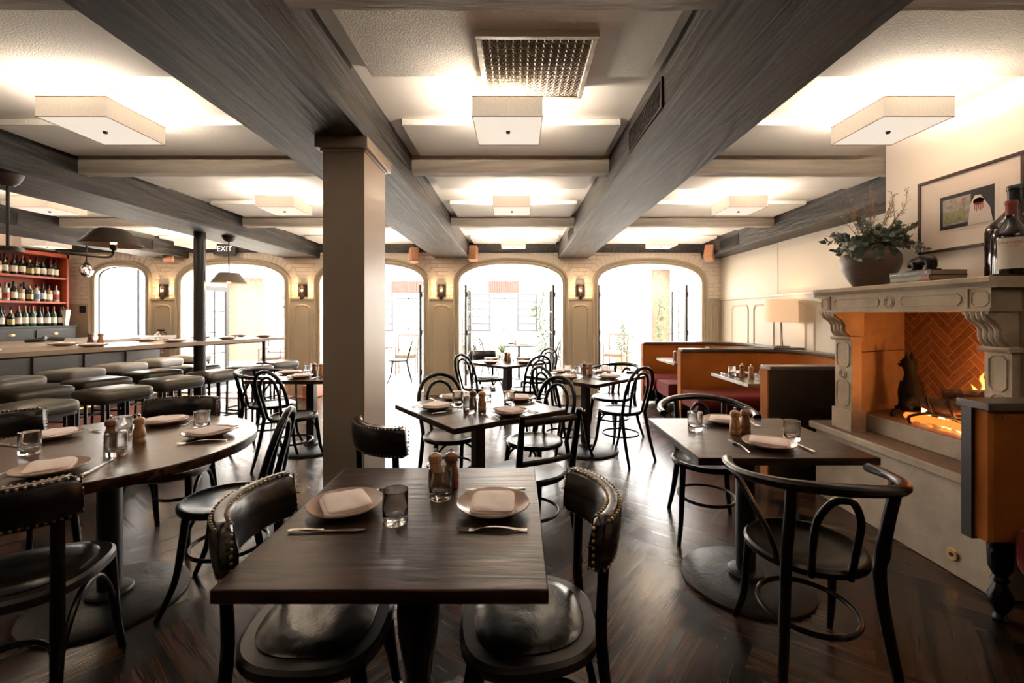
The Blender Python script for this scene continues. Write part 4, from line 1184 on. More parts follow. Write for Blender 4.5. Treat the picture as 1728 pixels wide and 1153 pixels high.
mb.build('dried_grass', [M['leafdark'], M['dry']], t)

def book(z, th, w_, d_, col, dx, dy, rz, label, nm_):
    t = empty('book', label, 'book', (2.405+dx, 2.605+dy, z), rz, 'books stacked on the mantel')
    mb = MB(); mb.box(-w_/2, w_/2, -d_/2, d_/2, 0, .0025); mb.box(-w_/2, w_/2, -d_/2, d_/2, th-.0025, th); mb.box(-w_/2, -w_/2+.003, -d_/2, d_/2, 0, th)
    mb.build('cover', col, t, bevel=.0008)
    MB().box(-w_/2+.003, w_/2-.003, -d_/2+.003, d_/2-.003, .0026, th-.0026).build('pages', M['page'], t)
    return t
M['bk1'] = mat('bk1', (.025,.022,.022), .35); M['bk2'] = mat('bk2', (.22,.19,.07), .5); M['bk3'] = mat('bk3', (.03,.028,.03), .35)
book(MZ, .016, .215, .265, M['bk3'], 0, 0, R(1), 'thin black book at the bottom of the mantel stack', 0)
b2 = book(MZ+.0162, .026, .215, .262, M['bk2'], .002, .002, R(-1), 'olive book with an orange band, middle of the mantel stack', 0)
MB().box(-.1083, -.1073, -.131, -.08, .001, .025).build('spine_band', M['orange'], b2)
b1 = book(MZ+.0424, .030, .21, .27, M['bk1'], -.002, 0, R(1), 'thick black book on top of the mantel stack', 0)
mb = MB(); rr = random.Random(2); yy = -.05
while yy < .12:
    q = rr.uniform(.004,.012); mb.box(-.1063, -.1052, yy, yy+q, .013, .019); yy += q+.003
mb.box(-.1063,-.1052,-.115,-.100,.008,.022); mb.build('spine_lettering', M['paper'], b1)
t = empty('bear_statuette', 'small dark bronze bear statuette standing on the stack of books', 'statuette', (2.385, 2.61, MZ+.0726), R(98))
MB().rings([superpts(.088,.034,z,4,24) for z in (0,.010)]).build('plinth', M['bronze'], t)
mb = MB(); mb.tube(spline([(-.058,0,.045),(-.045,0,.060),(-.01,0,.068),(.02,0,.062),(.045,0,.058),(.062,0,.052),(.076,0,.040),(.086,0,.034)]), [.018,.029,.033,.029,.026,.022,.014,.007], seg=14)
for s in (-1, 1): mb.ball((.052, s*.014, .072), .006, 8)
mb.build('body', M['bronze'], t, angle=80)
for x, s in ((-.045,-1),(-.045,1),(.035,-1),(.035,1)):
    MB().tube([(x,s*.014,.055),(x-.004,s*.016,.030),(x+.004,s*.016,.010)], [.021,.016,.014]).build('leg', M['bronze'], t)

def text_mesh(s_, size, material, name, parent, loc, rot, ext=.0004, align='CENTER'):
    c = bpy.data.curves.new('t', 'FONT'); c.body = s_; c.size = size; c.extrude = ext; c.align_x = align; c.align_y = 'CENTER'
    o = bpy.data.objects.new('t', c); COL.objects.link(o)
    dg = bpy.context.evaluated_depsgraph_get(); me = bpy.data.meshes.new_from_object(o.evaluated_get(dg))
    bpy.data.objects.remove(o); bpy.data.curves.remove(c)
    me.name = name; me.materials.clear(); me.materials.append(material)
    n = bpy.data.objects.new(name, me); COL.objects.link(n); n.parent = parent; n.location = loc; n.rotation_euler = rot
    return n
def curved_label(r, z0, z1, a0, a1, n=16):
    return MB().rings([[(cos(a)*r, sin(a)*r, z0), (cos(a)*r, sin(a)*r, z1), (cos(a)*(r-.0006), sin(a)*(r-.0006), z1), (cos(a)*(r-.0006), sin(a)*(r-.0006), z0)] for a in [a0+(a1-a0)*i/n for i in range(n+1)]])
def big_bottle(loc, r, h, label, cap_m, l0, l1, rz=0):
    t = empty('wine_bottle', label, 'wine bottle', loc, rz)
    MB().lathe([(r*.8,0),(r*.97,.004),(r,.015),(r,h*.52),(r*.93,h*.58),(r*.62,h*.66),(r*.36,h*.74),(r*.30,h*.82),(r*.29,h*.93)], seg=48).build('glass_body', M['bottle_red'], t, angle=70)
    MB().lathe([(r*.31,h*.80),(r*.31,h*.945),(r*.345,h*.95),(r*.345,h*.985),(r*.32,h),(0,h)], seg=32).build('capsule', cap_m, t)
    curved_label(r*1.006, h*l0, h*l1, R(180), R(292)).build('paper_label', M['paper'], t)
    return t
t = big_bottle((2.52, 2.235, MZ), .118, .47, 'very large dark wine bottle with a handwritten pale label, behind the magnum on the mantel', M['blackgloss'], .04, .53)
text_mesh('98', .040, M['black'], 'label_writing', t, (-.082,-.0885,.16), (R(90),0,R(-42)))
for zz in (.20,.12,.085): text_mesh('| ~ n u', .026, M['black'], 'label_writing', t, (-.087,-.083,zz), (R(90),0,R(-46)))
mb = MB(); mb.rings([[(-.0545+cos(a)*.014*s_, -.092+sin(a)*.0*s_, .285+sin(a)*.014*s_) for a in [2*pi*k3/12 for k3 in range(12)]] for s_ in (1,.05)]); 
t2 = big_bottle((2.365, 2.125, MZ), .068, .365, 'magnum wine bottle with red capsule and cream label at the near mantel end', M['capsule'], .10, .50)
text_mesh('VINEYARDS', .017, M['red'], 'label_writing', t2, (-.0505,-.0475,.158), (R(90),0,R(-47)))
text_mesh('VINEYARDS', .008, M['red'], 'label_writing', t2, (-.0505,-.0475,.142), (R(90),0,R(-47)))

# ---- framed picture on the chimney
t = empty('framed_picture', 'framed print with wide pale mat hanging on the chimney wall', 'picture', (2.60, 2.56, 1.98), R(-90))
W, H = .30, .228
mb = MB(); mb.box(-W, W, -.022, -.001, H-.016, H); mb.box(-W, W, -.022, -.001, -H, -H+.016); mb.box(-W, -W+.016, -.022, -.001, -H+.016, H-.016); mb.box(W-.016, W, -.022, -.001, -H+.016, H-.016)
mb.build('frame', M['frame'], t, bevel=.002)
M['matboard'] = mat('matboard', (.78,.66,.58), .25)
MB().box(-W+.016, W-.016, -.012, -.002, -H+.016, H-.016).build('mat_board', M['matboard'], t)
MB().box(-.175, .175, -.0135, -.0122, -.118, .118).build('print_sheet', mat('sheet', (.68,.57,.50), .4), t)
pr_ = MB().box(-.155, .155, -.0148, -.0137, -.10, .10).build('print', mat('printblack', (.02,.014,.014), .35), t)
MB().box(-.135, .030, -.0158, -.015, -.078, .078).build('photo_inset', mat('photo', (.30,.25,.22), .5, var=.8, vs=45), pr_)
MB().box(-.125, .000, -.0166, -.016, -.066, .00).build('photo_detail', mat('photo2', (.25,.24,.12), .5, var=.7, vs=40), pr_)
mb = MB(); pts = [(.015,-.10),(.025,-.02),(.035,.03),(.055,.062),(.085,.06),(.11,.02),(.135,-.02),(.15,-.10)]
mb.rings([[(x,-.0178,z) for x,z in pts],[(x,-.017,z) for x,z in pts]]); mb.build('pale_shape', mat('pale', (.62,.52,.46), .5), pr_)
mb = MB(); mb.rings([[(.075+cos(a)*.030*s_, -.0186, .025+sin(a)*.020*s_) for a in [2*pi*k3/16 for k3 in range(16)]] for s_ in (1,.02)])
for i in range(5): mb.box(.052+i*.011, .056+i*.011, -.0188, -.018, -.02-.01*(i%2), .02)
mb.build('red_shape', M['red'], pr_)
for i, ch in enumerate('MOTEL'): text_mesh(ch, .020, M['red'], 'sign_lettering', pr_, (-.012,-.0168,.055-.017*i), (R(90),0,0))

# =================================================================== BANQUETTES
def band(path, o0, o1, z0, z1, side=1, rnd=0):
    """wall of rectangular section following a plan path; offsets measured to the outside"""
    rs = []; n = len(path)
    for i in range(n):
        a = Vector(path[max(0,i-1)]); b = Vector(path[min(n-1,i+1)]); d = (b-a).normalized(); no = Vector((d.y, -d.x))*side
        p = Vector(path[i])
        if rnd: sec = [(o0+rnd,z0),(o0,z0+rnd),(o0,z1-rnd),(o0+rnd*.3,z1-rnd*.3),(o0+rnd,z1),(o1,z1),(o1,z0)]
        else: sec = [(o0,z0),(o0,z1),(o1,z1),(o1,z0)]
        rs.append([(p.x+no.x*o, p.y+no.y*o, z) for o, z in sec])
    return rs
def turned_leg(t, x, y, h, s=1.0):
    MB().lathe([(.016*s,0),(.020*s,.01),(.014*s,.03),(.022*s,.05),(.030*s,.08),(.032*s,.11),(.020*s,.15),(.015*s,.165),(.024*s,.18),(.018*s,.20),(.030*s,.235),(.034*s,h-.02),(.034*s,h)], (x,y,0), 20).build('leg', E, t)
def banquette(label, far_y, near_y, xl, xr, ledge=None, rad=.45, zt=.915, legs=(), near_xl=None):
    t = empty('banquette', label, 'banquette', (0,0,0))
    pts = []
    pts.append((xl, far_y)); pts.append((xr-rad, far_y))
    for i in range(1, 10): a = R(90-90*i/10); pts.append((xr-rad+cos(a)*rad, far_y-rad+sin(a)*rad))
    pts.append((xr, far_y-rad)); pts.append((xr, near_y+rad))
    for i in range(1, 10): a = R(-90*i/10); pts.append((xr-rad+cos(a)*rad, near_y+rad+sin(a)*rad))
    pts.append((xr-rad, near_y)); pts.append((xl+.03, near_y))
    # densify straight runs
    P = [pts[0]]
    for q in pts[1:]:
        a = Vector(P[-1]); b = Vector(q); L_ = (b-a).length; m = max(1, int(L_/.12))
        for i in range(1, m+1): P.append(tuple(a+(b-a)*i/m))
    # path runs along the far side to the right and comes back: outside is on the left of travel
    PF = P
    if near_xl: P = [q for q in P if not (abs(q[1]-near_y) < .01 and q[0] < near_xl)]
    MB().rings(band(P, 0, .07, .20, zt, -1, .018)).build('backrest', M['velvet'], t, angle=60)
    MB().rings(band(P, .07, .11, .02, zt, -1)).build('outer_panel', M['darkwood'], t)
    MB().rings(band(P, -.02, .13, zt, zt+.032, -1)).build('top_rail', M['cap'], t, bevel=.004)
    MB().rings(band(PF, -.50, -.002, .28, .455, -1, .05)).build('seat', M['velvet_red'], t, angle=60)
    q = MB()
    acc = 0
    for i in range(1, len(P)):
        a, b = Vector(P[i-1]), Vector(P[i]); d = (b-a).normalized(); no = Vector((-d.y, d.x)); m = max(1, int((b-a).length/.03))
        for j in range(m):
            c = a+(b-a)*j/m-no*.003; q.ball((c.x, c.y, zt-.025), .005, 6)
    q.build('nail_trim', M['nail'], t)
    for (x, y) in legs: turned_leg(t, x, y, .285)
    # end boards
    for y in (far_y, near_y):
        s = 1 if y == far_y else -1
        xe = xl if s > 0 else P[-1][0]
        MB().box(xe-.012, xe, min(y, y+s*.11), max(y, y+s*.11), .02, zt).build('end_board', M['velvet'] , t)
    return t
banquette('orange velvet banquette farthest back, by the right arch', 6.86, 5.83, 1.96, 3.36, rad=.40, near_xl=2.42, legs=((2.03,6.42),(2.08,6.25)))
banquette('orange velvet banquette in the middle, seen over its red seat', 5.47, 3.74, 2.03, 3.36, rad=.5, legs=((2.08,5.05),(2.1,4.2)))
# nearest banquette, at the right edge
t = empty('banquette', 'orange velvet banquette at the right picture edge, in front of the fireplace', 'banquette', (0,0,0))
MB().box(2.03, 3.46, 1.985, 2.03, .37, .955).build('backrest_frame', M['darkwood'], t)
mb = MB(); mb.rings([[(x, y, z) for x, z in ((2.045,.38),(3.44,.38),(3.44,.95),(2.045,.95))] for y in (1.984,1.93)] + [[(2.055,1.915,.39),(3.44,1.915,.39),(3.44,1.915,.94),(2.055,1.915,.94)]]); mb.build('backrest', M['velvet'], t, angle=30)
MB().box(2.02, 3.47, 1.90, 2.045, .955, .990).build('top_rail', M['cap'], t, bevel=.004)
q = MB()
for i in range(48): q.ball((2.07+.029*i, 1.914, .925), .005, 6)
q.build('nail_trim', M['nail'], t)
mb = MB(); mb.rings([superpts(.68,.27-o,z,8,40,0) for o, z in ((.03,.285),(.005,.31),(0,.36),(.0,.42),(.015,.45),(.05,.462),(.2,.466))]); o = mb.build('seat', M['velvet_red'], t, angle=70); o.location = (2.78, 1.665, 0)
turned_leg(t, 2.17, 1.995, .37, 1.35); turned_leg(t, 2.17, 1.45, .285, 1.3)

# tables of the banquettes
M['pale_top'] = wood('pale_top', (.10,.075,.055), (.20,.155,.12), 0, rough=.22, dens=12, bump=.15, bd=.001)
t = empty('dining_table', 'grey brown rectangular table in the middle velvet banquette', 'table', (2.47, 4.36, 0)); table_top(t, .80, .76, .034, 'pale_top'); disc_base(t, .26, .035)
t = empty('dining_table', 'grey brown rectangular table in the farthest velvet banquette', 'table', (2.38, 6.06-.02, 0)); table_top(t, .74, .72, .034, 'pale_top'); disc_base(t, .26, .035)
setting('b', 'at the near left of the middle banquette table', (2.42, 4.16), (0, 1), nap=.2)
setting('b', 'at the far side of the middle banquette table', (2.30, 4.58), (0, -1), nap=.2, two=1)
setting('b', 'at the right of the middle banquette table', (2.68, 4.46), (-1, 0), nap=.2, kn=False, fk=False)
tumblers('of the middle banquette table', [(2.18, 4.50, 'at the left'), (2.43, 4.38, 'in the centre'), (2.60, 4.22, 'at the right')])
mills('on the middle banquette table', (2.255, 4.28), (2.23, 4.40))
setting('c', 'on the farthest banquette table', (2.40, 6.16), (0, -1), nap=.2, kn=False, fk=False)
tumblers('of the farthest banquette table', [(2.22, 6.14, 'at the left')])
mills('on the farthest banquette table', (2.17, 5.94), (2.135, 6.0))
# ledge with reading lamp
tag(MB().box(3.10, 3.47, 5.36, 5.83, .9475, .968).build('corner_ledge', M['cap'], bevel=.003), 'dark wooden corner ledge between the two velvet banquettes, under the lamp', 'ledge')
t = empty('table_lamp', 'table lamp with a cream drum shade and thin stem on the corner ledge', 'table lamp', (3.27, 5.50, .968))
MB().rings([superpts(.085,.055,z,8,24) for z in (0,.014)]).build('base', M['iron'], t, bevel=.002)
MB().tube([(.02,0,.014),(0,0,.33)], .006).build('stem', M['iron'], t)
r = .185; MB().lathe([(r,.31),(r-.004,.59),(r-.007,.59),(r-.003,.31)], seg=48, cap=False).build('lamp_shade', M['lampshade'], t)
MB().ball((0,0,.42), .028).build('bulb', M['bulb'], t)
lamp_light(3.27, 5.50, 1.41, 3.5, .03, (1,.66,.36))
# =================================================================== HIGH TABLE, STOOLS, BAR
HZ = 1.06
def hx(Y): return -5.32+.338*Y         # near edge of the high table in plan
t = empty('high_table', 'long pale topped communal high table running from the left edge towards the arches', 'high table', (0,0,0))
dv = Vector((.338,1)).normalized(); nv = Vector((-dv.y, dv.x)); a = Vector((hx(3.2), 3.2)); b = Vector((hx(6.2), 6.2)); Wt = .78
mb = MB(); poly = [tuple(a), tuple(b), tuple(b+nv*Wt), tuple(a+nv*Wt)]
mb.prism(poly, HZ-.042, HZ); mb.build('tabletop', M['counter'], t, bevel=.003)
for yy, r in ((3.45,.075),(5.95,.022)):
    c = Vector((hx(yy), yy))+nv*(.12 if r > .05 else .10)
    MB().lathe([(r,.02),(r,HZ-.043)], (c.x,c.y,0), 28).build('post', M['iron'], t)
    MB().lathe([(r*2.2,0),(r*2.2,.012),(r*1.2,.02)], (c.x,c.y,0), 28).build('foot_plate', M['iron'], t)
mb = MB(); c0_, c1_ = a+nv*.39, b+nv*.39; mb.bar((c0_.x,c0_.y,HZ-.062), (c1_.x,c1_.y,HZ-.062), .07, .036); mb.build('under_rail', M['iron'], t)
# steel pipe column
o = MB().lathe([(.060,0),(.060,BEAM-.001)], (-3.71,5.2,0), 32).build('trim_%d' % k, M['iron']); struct(o); k += 1

def make_stool(mt, turned=False):
    def f():
        t = empty('bar_stool', '', 'bar stool')
        S = lambda o, z: superpts(.215-o, .190-o, z, 9, 48)
        MB().rings([S(.006,.650),S(0,.660),S(0,.705),S(.006,.720),S(.022,.732),S(.07,.741),S(.14,.743)]).build('seat_pad', M[mt], t, angle=60)
        MB().rings([S(.010,.625),S(.010,.654)]).build('seat_frame', M['iron'], t)
        for sx in (-1, 1):
            for sy in (-1, 1):
                MB().tube([(sx*.175,sy*.145,.625),(sx*.178,sy*.148,.3),(sx*.185,sy*.155,0)], .017, seg=4).build('leg', M['iron'], t)
        mb = MB()
        for sx in (-1, 1): mb.tube([(sx*.181,-.15,.22),(sx*.181,.15,.22)], .010, seg=6)
        for sy in (-1, 1): mb.tube([(-.181,sy*.15,.24),(.181,sy*.15,.24)], .010, seg=6)
        mb.build('foot_rail', M['iron'], t)
        return t
    return f
STOOL = Proto(make_stool('olive'))
on = ['first', 'second', 'third', 'fourth', 'fifth', 'sixth', 'seventh', 'eighth', 'ninth', 'tenth']
for i, (x, y, r) in enumerate(((-3.50,3.18,.1),(-3.50,3.86,.25),(-3.47,4.48,.3),(-3.40,5.00,.3),(-3.31,5.50,.3),(-3.26,6.05,.35))):
    STOOL.put((x, y, 0), R(90)-r, 'black bar stool with olive leather seat, %s from the left in the near row' % on[i], 'olive bar stools')
for i, (x, y, r) in enumerate(((-4.20,3.85,.2),(-4.17,4.42,.3),(-4.12,5.05,.3),(-4.02,5.56,.3))):
    STOOL.put((x, y, 0), R(90)-r, 'black bar stool with olive leather seat beyond the high table, %s from the left' % on[i], 'olive bar stools')
STOOL2 = Proto(make_stool('greyleather'))
for i, y in enumerate((4.10,4.72,5.28,5.86,6.42)):
    s2 = STOOL2.put((-4.72, y, .05), R(90), 'bar stool with pale grey leather seat at the bar counter, %s from the left' % on[i], 'grey bar stools')
# plates on the high table
def tab(u, yy): c = Vector((hx(yy), yy))+nv*u; return (c.x, c.y)
i = 0
for yy in (3.50,4.20,4.90,5.50,6.0):
    for u, rw in ((.16,'near'),(.62,'far')):
        c = tab(u, yy)
        plate.put((c[0], c[1], HZ+.0002), 0, 'pinkish plate on the high table, %s side, %s from the left' % (rw, on[i//2]), 'stoneware plates')
        napk.put((c[0], c[1], HZ+.0108), .4, 'napkin on the %s side of the high table, %s from the left' % (rw, on[i//2]), 'folded napkins')
        if yy > 3.6: KNIFE.put((c[0]+dv.x*.15, c[1]+dv.y*.15, HZ+.0002), R(72)+.3, 'knife on the high table, %s side, %s from the left' % (rw, on[i//2]), 'table knives')
        i += 1
c = tab(.34, 4.12); mills('in the middle of the high table', tab(.36, 4.36), tab(.40, 4.30), HZ)

# bar counter
t = empty('bar_counter', 'long bar counter with a pale stone top, black front and terracotta foot step', 'bar counter', (0,0,0))
MB().box(-5.75, -5.02, 2.4, 6.55, 1.02, 1.065).build('counter_top', M['counter'], t, bevel=.004)
mb = MB(); mb.box(-5.68, -5.22, 2.45, 6.50, .16, 1.02)
for i in range(7): mb.box(-5.222, -5.20, 2.5+.57*i, 2.98+.57*i, .25, .92)
mb.build('bar_front', M['bar_face'], t, bevel=.004)
MB().box(-5.68, -5.02, 2.45, 6.50, 0, .16).build('foot_step', M['terra'], t)
MB().tube([(-5.1,2.5,.27),(-5.1,6.45,.27)], .018).build('foot_rail', M['brass'], t)
# wire glass rack under the counter end
t = empty('glass_rack', 'white ribbed basket rack hanging at the far end of the bar', 'rack', (-4.97, 6.2, .90))
mb = MB()
for i in range(22): mb.box(-.012+0, .012, -.33+i*.031, -.316+i*.031, 0, .10)
for z in (0,.096): mb.box(-.016, .016, -.34, .35, z, z+.008)
mb.build('basket', M['white'], t); MB().box(-.050, .0, -.02, .02, .09, .12).build('bracket', M['iron'], t)
# terracotta floor along the far wall at the bar side
struct(MB().box(-7.8, -3.3, 7.28, 7.598, -.003, .012).build('trim_%d' % k, M['terra'])); k += 1
tag(MB().box(-3.52, -3.28, 7.30, 7.545, .0125, .20).build('terracotta_block', M['terra'], bevel=.006), 'terracotta tile block at the foot of the wall behind the bar stools', 'block')

# back bar
t = empty('back_bar', 'black back bar cabinet with orange bottle shelves along the left wall', 'back bar', (0,0,0))
BXF, Y0, Y1 = -7.36, 4.3, 7.42
MB().box(-7.79, BXF, Y0, Y1, 0, 1.165).build('cabinet', M['bar_dark'], t, bevel=.004)
MB().box(-7.79, BXF+.02, Y0-.02, Y1+.02, 1.165, 1.19).build('cabinet_top', M['black'], t, bevel=.003)
for i in range(5):
    ya = Y0+.06+i*.61; d_ = MB().box(BXF, BXF+.014, ya, ya+.55, 1.00, 1.13).build('drawer', M['black'], t, bevel=.004)
    q = MB(); q.rings([[(BXF+.014+sin(a)*.02*s_, ya+.275+cos(a)*.045*s_, 1.065+(.018 if s_ < 1 else -.012)) for a in [pi*j/10 for j in range(11)]] for s_ in (1,.75)]); q.ball((BXF+.02, ya+.275, 1.068), .028, 12, 0, (.6,1.4,.6)); q.build('cup_pull', M['brass'], d_)
    MB().box(BXF, BXF+.012, ya, ya+.55, .12, .94).build('door', M['black'], t, bevel=.004)
for z in (1.545, 1.94): MB().box(-7.79, -7.44, Y0, 7.34, z, z+.030).build('shelf', M['orange'], t)
MB().box(-7.79, -7.43, 7.34, 7.375, 1.19, 2.36).build('side_upright', M['orange'], t)
MB().box(-7.79, -7.43, Y0, 7.375, 2.30, 2.36).build('top_rail', M['orange'], t)
MB().box(-7.795, -7.78, Y0, 7.34, 1.19, 2.30).build('back_board', M['orange'], t)
def bottle_proto(kind, body, cap, lab, r, h, sh):
    def f():
        if sh == 0: prof = [(r*.9,0),(r,.006),(r,h*.58),(r*.8,h*.66),(r*.38,h*.74),(r*.34,h*.84)]
        elif sh == 1: prof = [(r*.9,0),(r,.006),(r,h*.50),(r*.9,h*.58),(r*.6,h*.66),(r*.36,h*.76),(r*.33,h*.84)]
        else: prof = [(r*.9,0),(r,.006),(r,h*.62),(r*.94,h*.68),(r*.36,h*.72),(r*.33,h*.86)]
        o = MB().lathe(prof, seg=18).build('bottle', M[body]); o['category'] = 'bottle'
        MB().lathe([(r*.37,h*.82),(r*.37,h*.98),(r*.3,h),(0,h)], seg=14).build('cap', M[cap], o)
        MB().lathe([(r*1.012,h*.14),(r*1.012,h*.44)], seg=18, cap=False).build('paper_label', M[lab], o)
        return o
    return Proto(f), kind, h
BK = [bottle_proto('dark wine bottle with cream label', 'bottle', 'black', 'paper', .038, .30, 1), bottle_proto('dark bottle with red capsule', 'bottle_red', 'capsule', 'paper', .038, .305, 0),
      bottle_proto('amber spirit bottle', 'spirit', 'black', 'paper', .042, .265, 2), bottle_proto('clear spirit bottle', 'clear', 'gold', 'red', .040, .27, 2),
      bottle_proto('blue labelled clear bottle', 'clear', 'black', 'blue', .041, .26, 0), bottle_proto('green wine bottle with red cap', 'green', 'red', 'paper', .038, .31, 0),
      bottle_proto('dark squat bottle with gold label', 'bottle', 'gold', 'gold', .045, .245, 2)]
seqs = {'top shelf': ([0,1,0,0,6,1,0,0,2,0,0,6], 1.9705), 'middle shelf': ([3,2,0,4,6,2,0,3,2,4,3,2], 1.5755), 'cabinet top': ([0,5,1,0,5,5,1,6,0,0,2,0], 1.1905)}
for sh, (sq, z) in seqs.items():
    for row, xr in (('front', -7.52), ('back', -7.66)):
        for i in range(11 if row == 'front' else 9):
            kd = sq[(i+(0 if row == 'front' else 3)) % len(sq)]; P, nme, h = BK[kd]
            y = 7.26-i*.103-(0 if row == 'front' else .05)+random.uniform(-.012,.012)
            P.put((xr+random.uniform(-.015,.015) + (.06 if sh == 'cabinet top' else 0), y, z), random.uniform(0,6), '%s, %s from right, %s row, %s' % (nme, (on+['eleventh'])[i], row, sh), 'bottles on the back bar, %s' % sh)
# menu holder and switch plate
t = empty('menu_holder', 'tan paper menus standing in a holder at the right end of the back bar', 'menus', (-7.43, 7.30, 1.1905))
mb = MB(); mb.rings([[(x, y, 0) for x, y in ((-.03,-.03),(.04,-.03),(.04,.03),(-.03,.03))], [(x, y, .26) for x, y in ((-.05,-.04),(.07,-.04),(.07,.04),(-.05,.04))]]); mb.build('sleeve', M['paper'], t)
mb = MB(); mb.tube([(0,0,.25),(-.03,0,.32)], .008); mb.tube([(.02,.01,.25),(.05,.0,.31)], .007); mb.build('sprigs', M['leafdark'], t)
t = empty('wall_switch', 'black switch plate on the grey panel left of the small window', 'switch', (-7.40, WY-.0205, 1.46)); MB().box(-.05, .05, -.008, 0, -.06, .06).build('plate', M['black'], t); MB().box(-.02, .02, -.012, -.008, -.03, .03).build('rocker', M['iron'], t)
tag(MB().tube(spline([(-5.3,5.2,1.083),(-5.35,5.05,1.10),(-5.28,4.95,1.09),(-5.36,4.84,1.08)]), [.02,.03,.025,.018], flat=.8).build('bar_cloth', M['black']), 'crumpled black cloth lying on the bar counter', 'cloth')

# =================================================================== PENDANTS, SPEAKERS, SIGN
t = empty('swing_arm_lamp', 'bronze swing arm lamp hanging from the beam, dish shade over an upturned bulb', 'lamp', (-3.47, 3.03, BEAM))
MB().lathe([(.028,-.085),(.055,-.06),(.075,-.02),(.08,-.001)], seg=32).build('canopy', M['shade_dark'], t)
MB().tube([(0,0,-.08),(0,0,-.50)], .010).build('stem', M['iron'], t)
MB().lathe([(.0,-.535),(.075,-.53),(.078,-.505),(.06,-.495),(.012,-.49)], seg=32).build('pivot_disc', M['shade_dark'], t)
MB().tube(spline([(.02,.02,-.500),(.10,.30,-.500),(.17,.52,-.500),(.188,.575,-.480),(.19,.585,-.44)]), .009).build('arm', M['iron'], t)
MB().lathe([(.012,-.44),(.022,-.43),(.022,-.39)], (.19,.585,0), 18).build('socket', M['bronze'], t)
MB().ball((.19,.585,-.375), .022).build('bulb', M['bulb'], t)
MB().lathe([(.205,-.395),(.208,-.390),(.180,-.352),(.12,-.285),(.085,-.262),(.04,-.255),(.0,-.254)], (.16,.60,0), 48, cap=False).build('shade', M['shade_dark'], t)
MB().tube([(.16,.60,-.257),(.188,.59,-.36)], .004).build('shade_bracket', M['iron'], t)
lamp_light(-3.28, 3.615, 1.99, 2.0, .02, (1,.62,.32))
t = empty('cone_pendant', 'grey cone pendant lamp hanging in front of the left arch', 'pendant lamp', (-3.53, 5.45, BEAM))
MB().lathe([(.02,-.075),(.05,-.06),(.072,-.02),(.075,-.001)], seg=28).build('canopy', M['shade_dark'], t)
MB().tube([(0,0,-.07),(0,0,-.46)], .007).build('stem', M['iron'], t)
MB().lathe([(.195,-.575),(.115,-.455),(.108,-.450),(.0,-.448)], seg=40, cap=False).build('shade', M['shade_grey'], t)
MB().ball((0,0,-.545), .03).build('bulb', M['bulb'], t)
lamp_light(-3.53, 5.45, BEAM-.60, 2.0, .03, (1,.68,.40))
t = empty('globe_pendant', 'clear glass globe bulb hanging on a twisted cord over the bar', 'pendant lamp', (-5.76, 5.95, BEAM))
mb = MB()
for s in (0, pi): mb.tube([(cos(i*.9+s)*.005, sin(i*.9+s)*.005, -.0-.25*i/24) for i in range(25)], .005, seg=6)
mb.build('cord', M['iron'], t)
MB().lathe([(.045,-.30),(.035,-.28),(.02,-.27),(.015,-.24)], seg=20).build('socket', M['bronze'], t)
MB().lathe([(.03,-.29),(.06,-.33),(.075,-.375),(.062,-.425),(.03,-.45),(.0,-.455)], seg=28, cap=False).build('globe', M['glass'], t)
MB().ball((0,0,-.37), .018).build('filament', M['bulb'], t)

def make_speaker():
    t = empty('wall_speaker', '', 'speaker')
    MB().box(-.07, .07, -.075, .075, -.12, .12).build('cabinet', M['speaker'], t, bevel=.012)
    MB().box(-.055, .055, -.078, -.0755, -.10, .10).build('grille', M['speaker'], t)
    MB().tube(spline([(0,.07,.02),(0,.14,.05),(0,.17,.09)]), .012).build('bracket', M['iron'], t)
    return t
SPK = Proto(make_speaker)
for (x, y, z, rx, rz, lb) in ((-.72,7.36,2.38,-12,-8,'small tan wall speaker left of the central arch'), (-1.70,7.36,2.35,-12,25,'small tan speaker half hidden by the beam, right of the pillar'), (3.10,7.15,2.36,-30,-35,'small tan speaker tilted on its bracket, over the right arch'), (-5.72,7.30,2.37,-20,35,'small tan speaker at the end of the beam over the bar')):
    s = SPK.put((x, y, z), 0, lb, 'tan wall speakers'); s.rotation_euler = (R(rx), 0, R(rz))
t = empty('exit_sign', 'dark exit sign with white letters over the left arch', 'sign', (-4.90, 7.47, 2.47))
MB().box(-.185, .185, -.02, .02, -.09, .09).build('housing', M['bar_dark'], t, bevel=.004)
MB().tube([(0,.018,.06),(0,.04,.06)], .02).build('mount', M['iron'], t)
text_mesh('EXIT', .125, M['exitl'] if 'exitl' in M else emis('exit_letter', (1,.97,.92), .4), 'letters', t, (0,-.0215,0), (R(90),0,0))
t = empty('fire_extinguisher', 'fire extinguisher with grey body on the pier by the left arch', 'fire extinguisher', (-6.03, 7.49, .72))
MB().lathe([(.05,0),(.07,.012),(.072,.25),(.06,.31),(.025,.34),(.02,.37)], seg=28).build('cylinder', M['steel'], t)
MB().lathe([(.073,.02),(.073,.14)], seg=28, cap=False).build('base_band', mat('maroon', (.12,.03,.03), .4), t)
curved_label(.0735, .16, .25, R(215), R(320)).build('paper_label', M['white'], t)
MB().box(-.02, .09, -.012, .012, .37, .40).build('handle', M['black'], t)
MB().tube(spline([(.03,0,.36),(.12,0,.33),(.13,.0,.2),(.09,0,.1)]), .009).build('hose', M['black'], t)
MB().box(-.03, .03, .06, .08, .15, .3).build('wall_bracket', M['iron'], t)

# =================================================================== COURTYARD
struct(MB().box(-14, 10, WY+.3, 22, -.15, -.02).build('trim_%d' % k, M['patio'])); k += 1
PW = 12.9
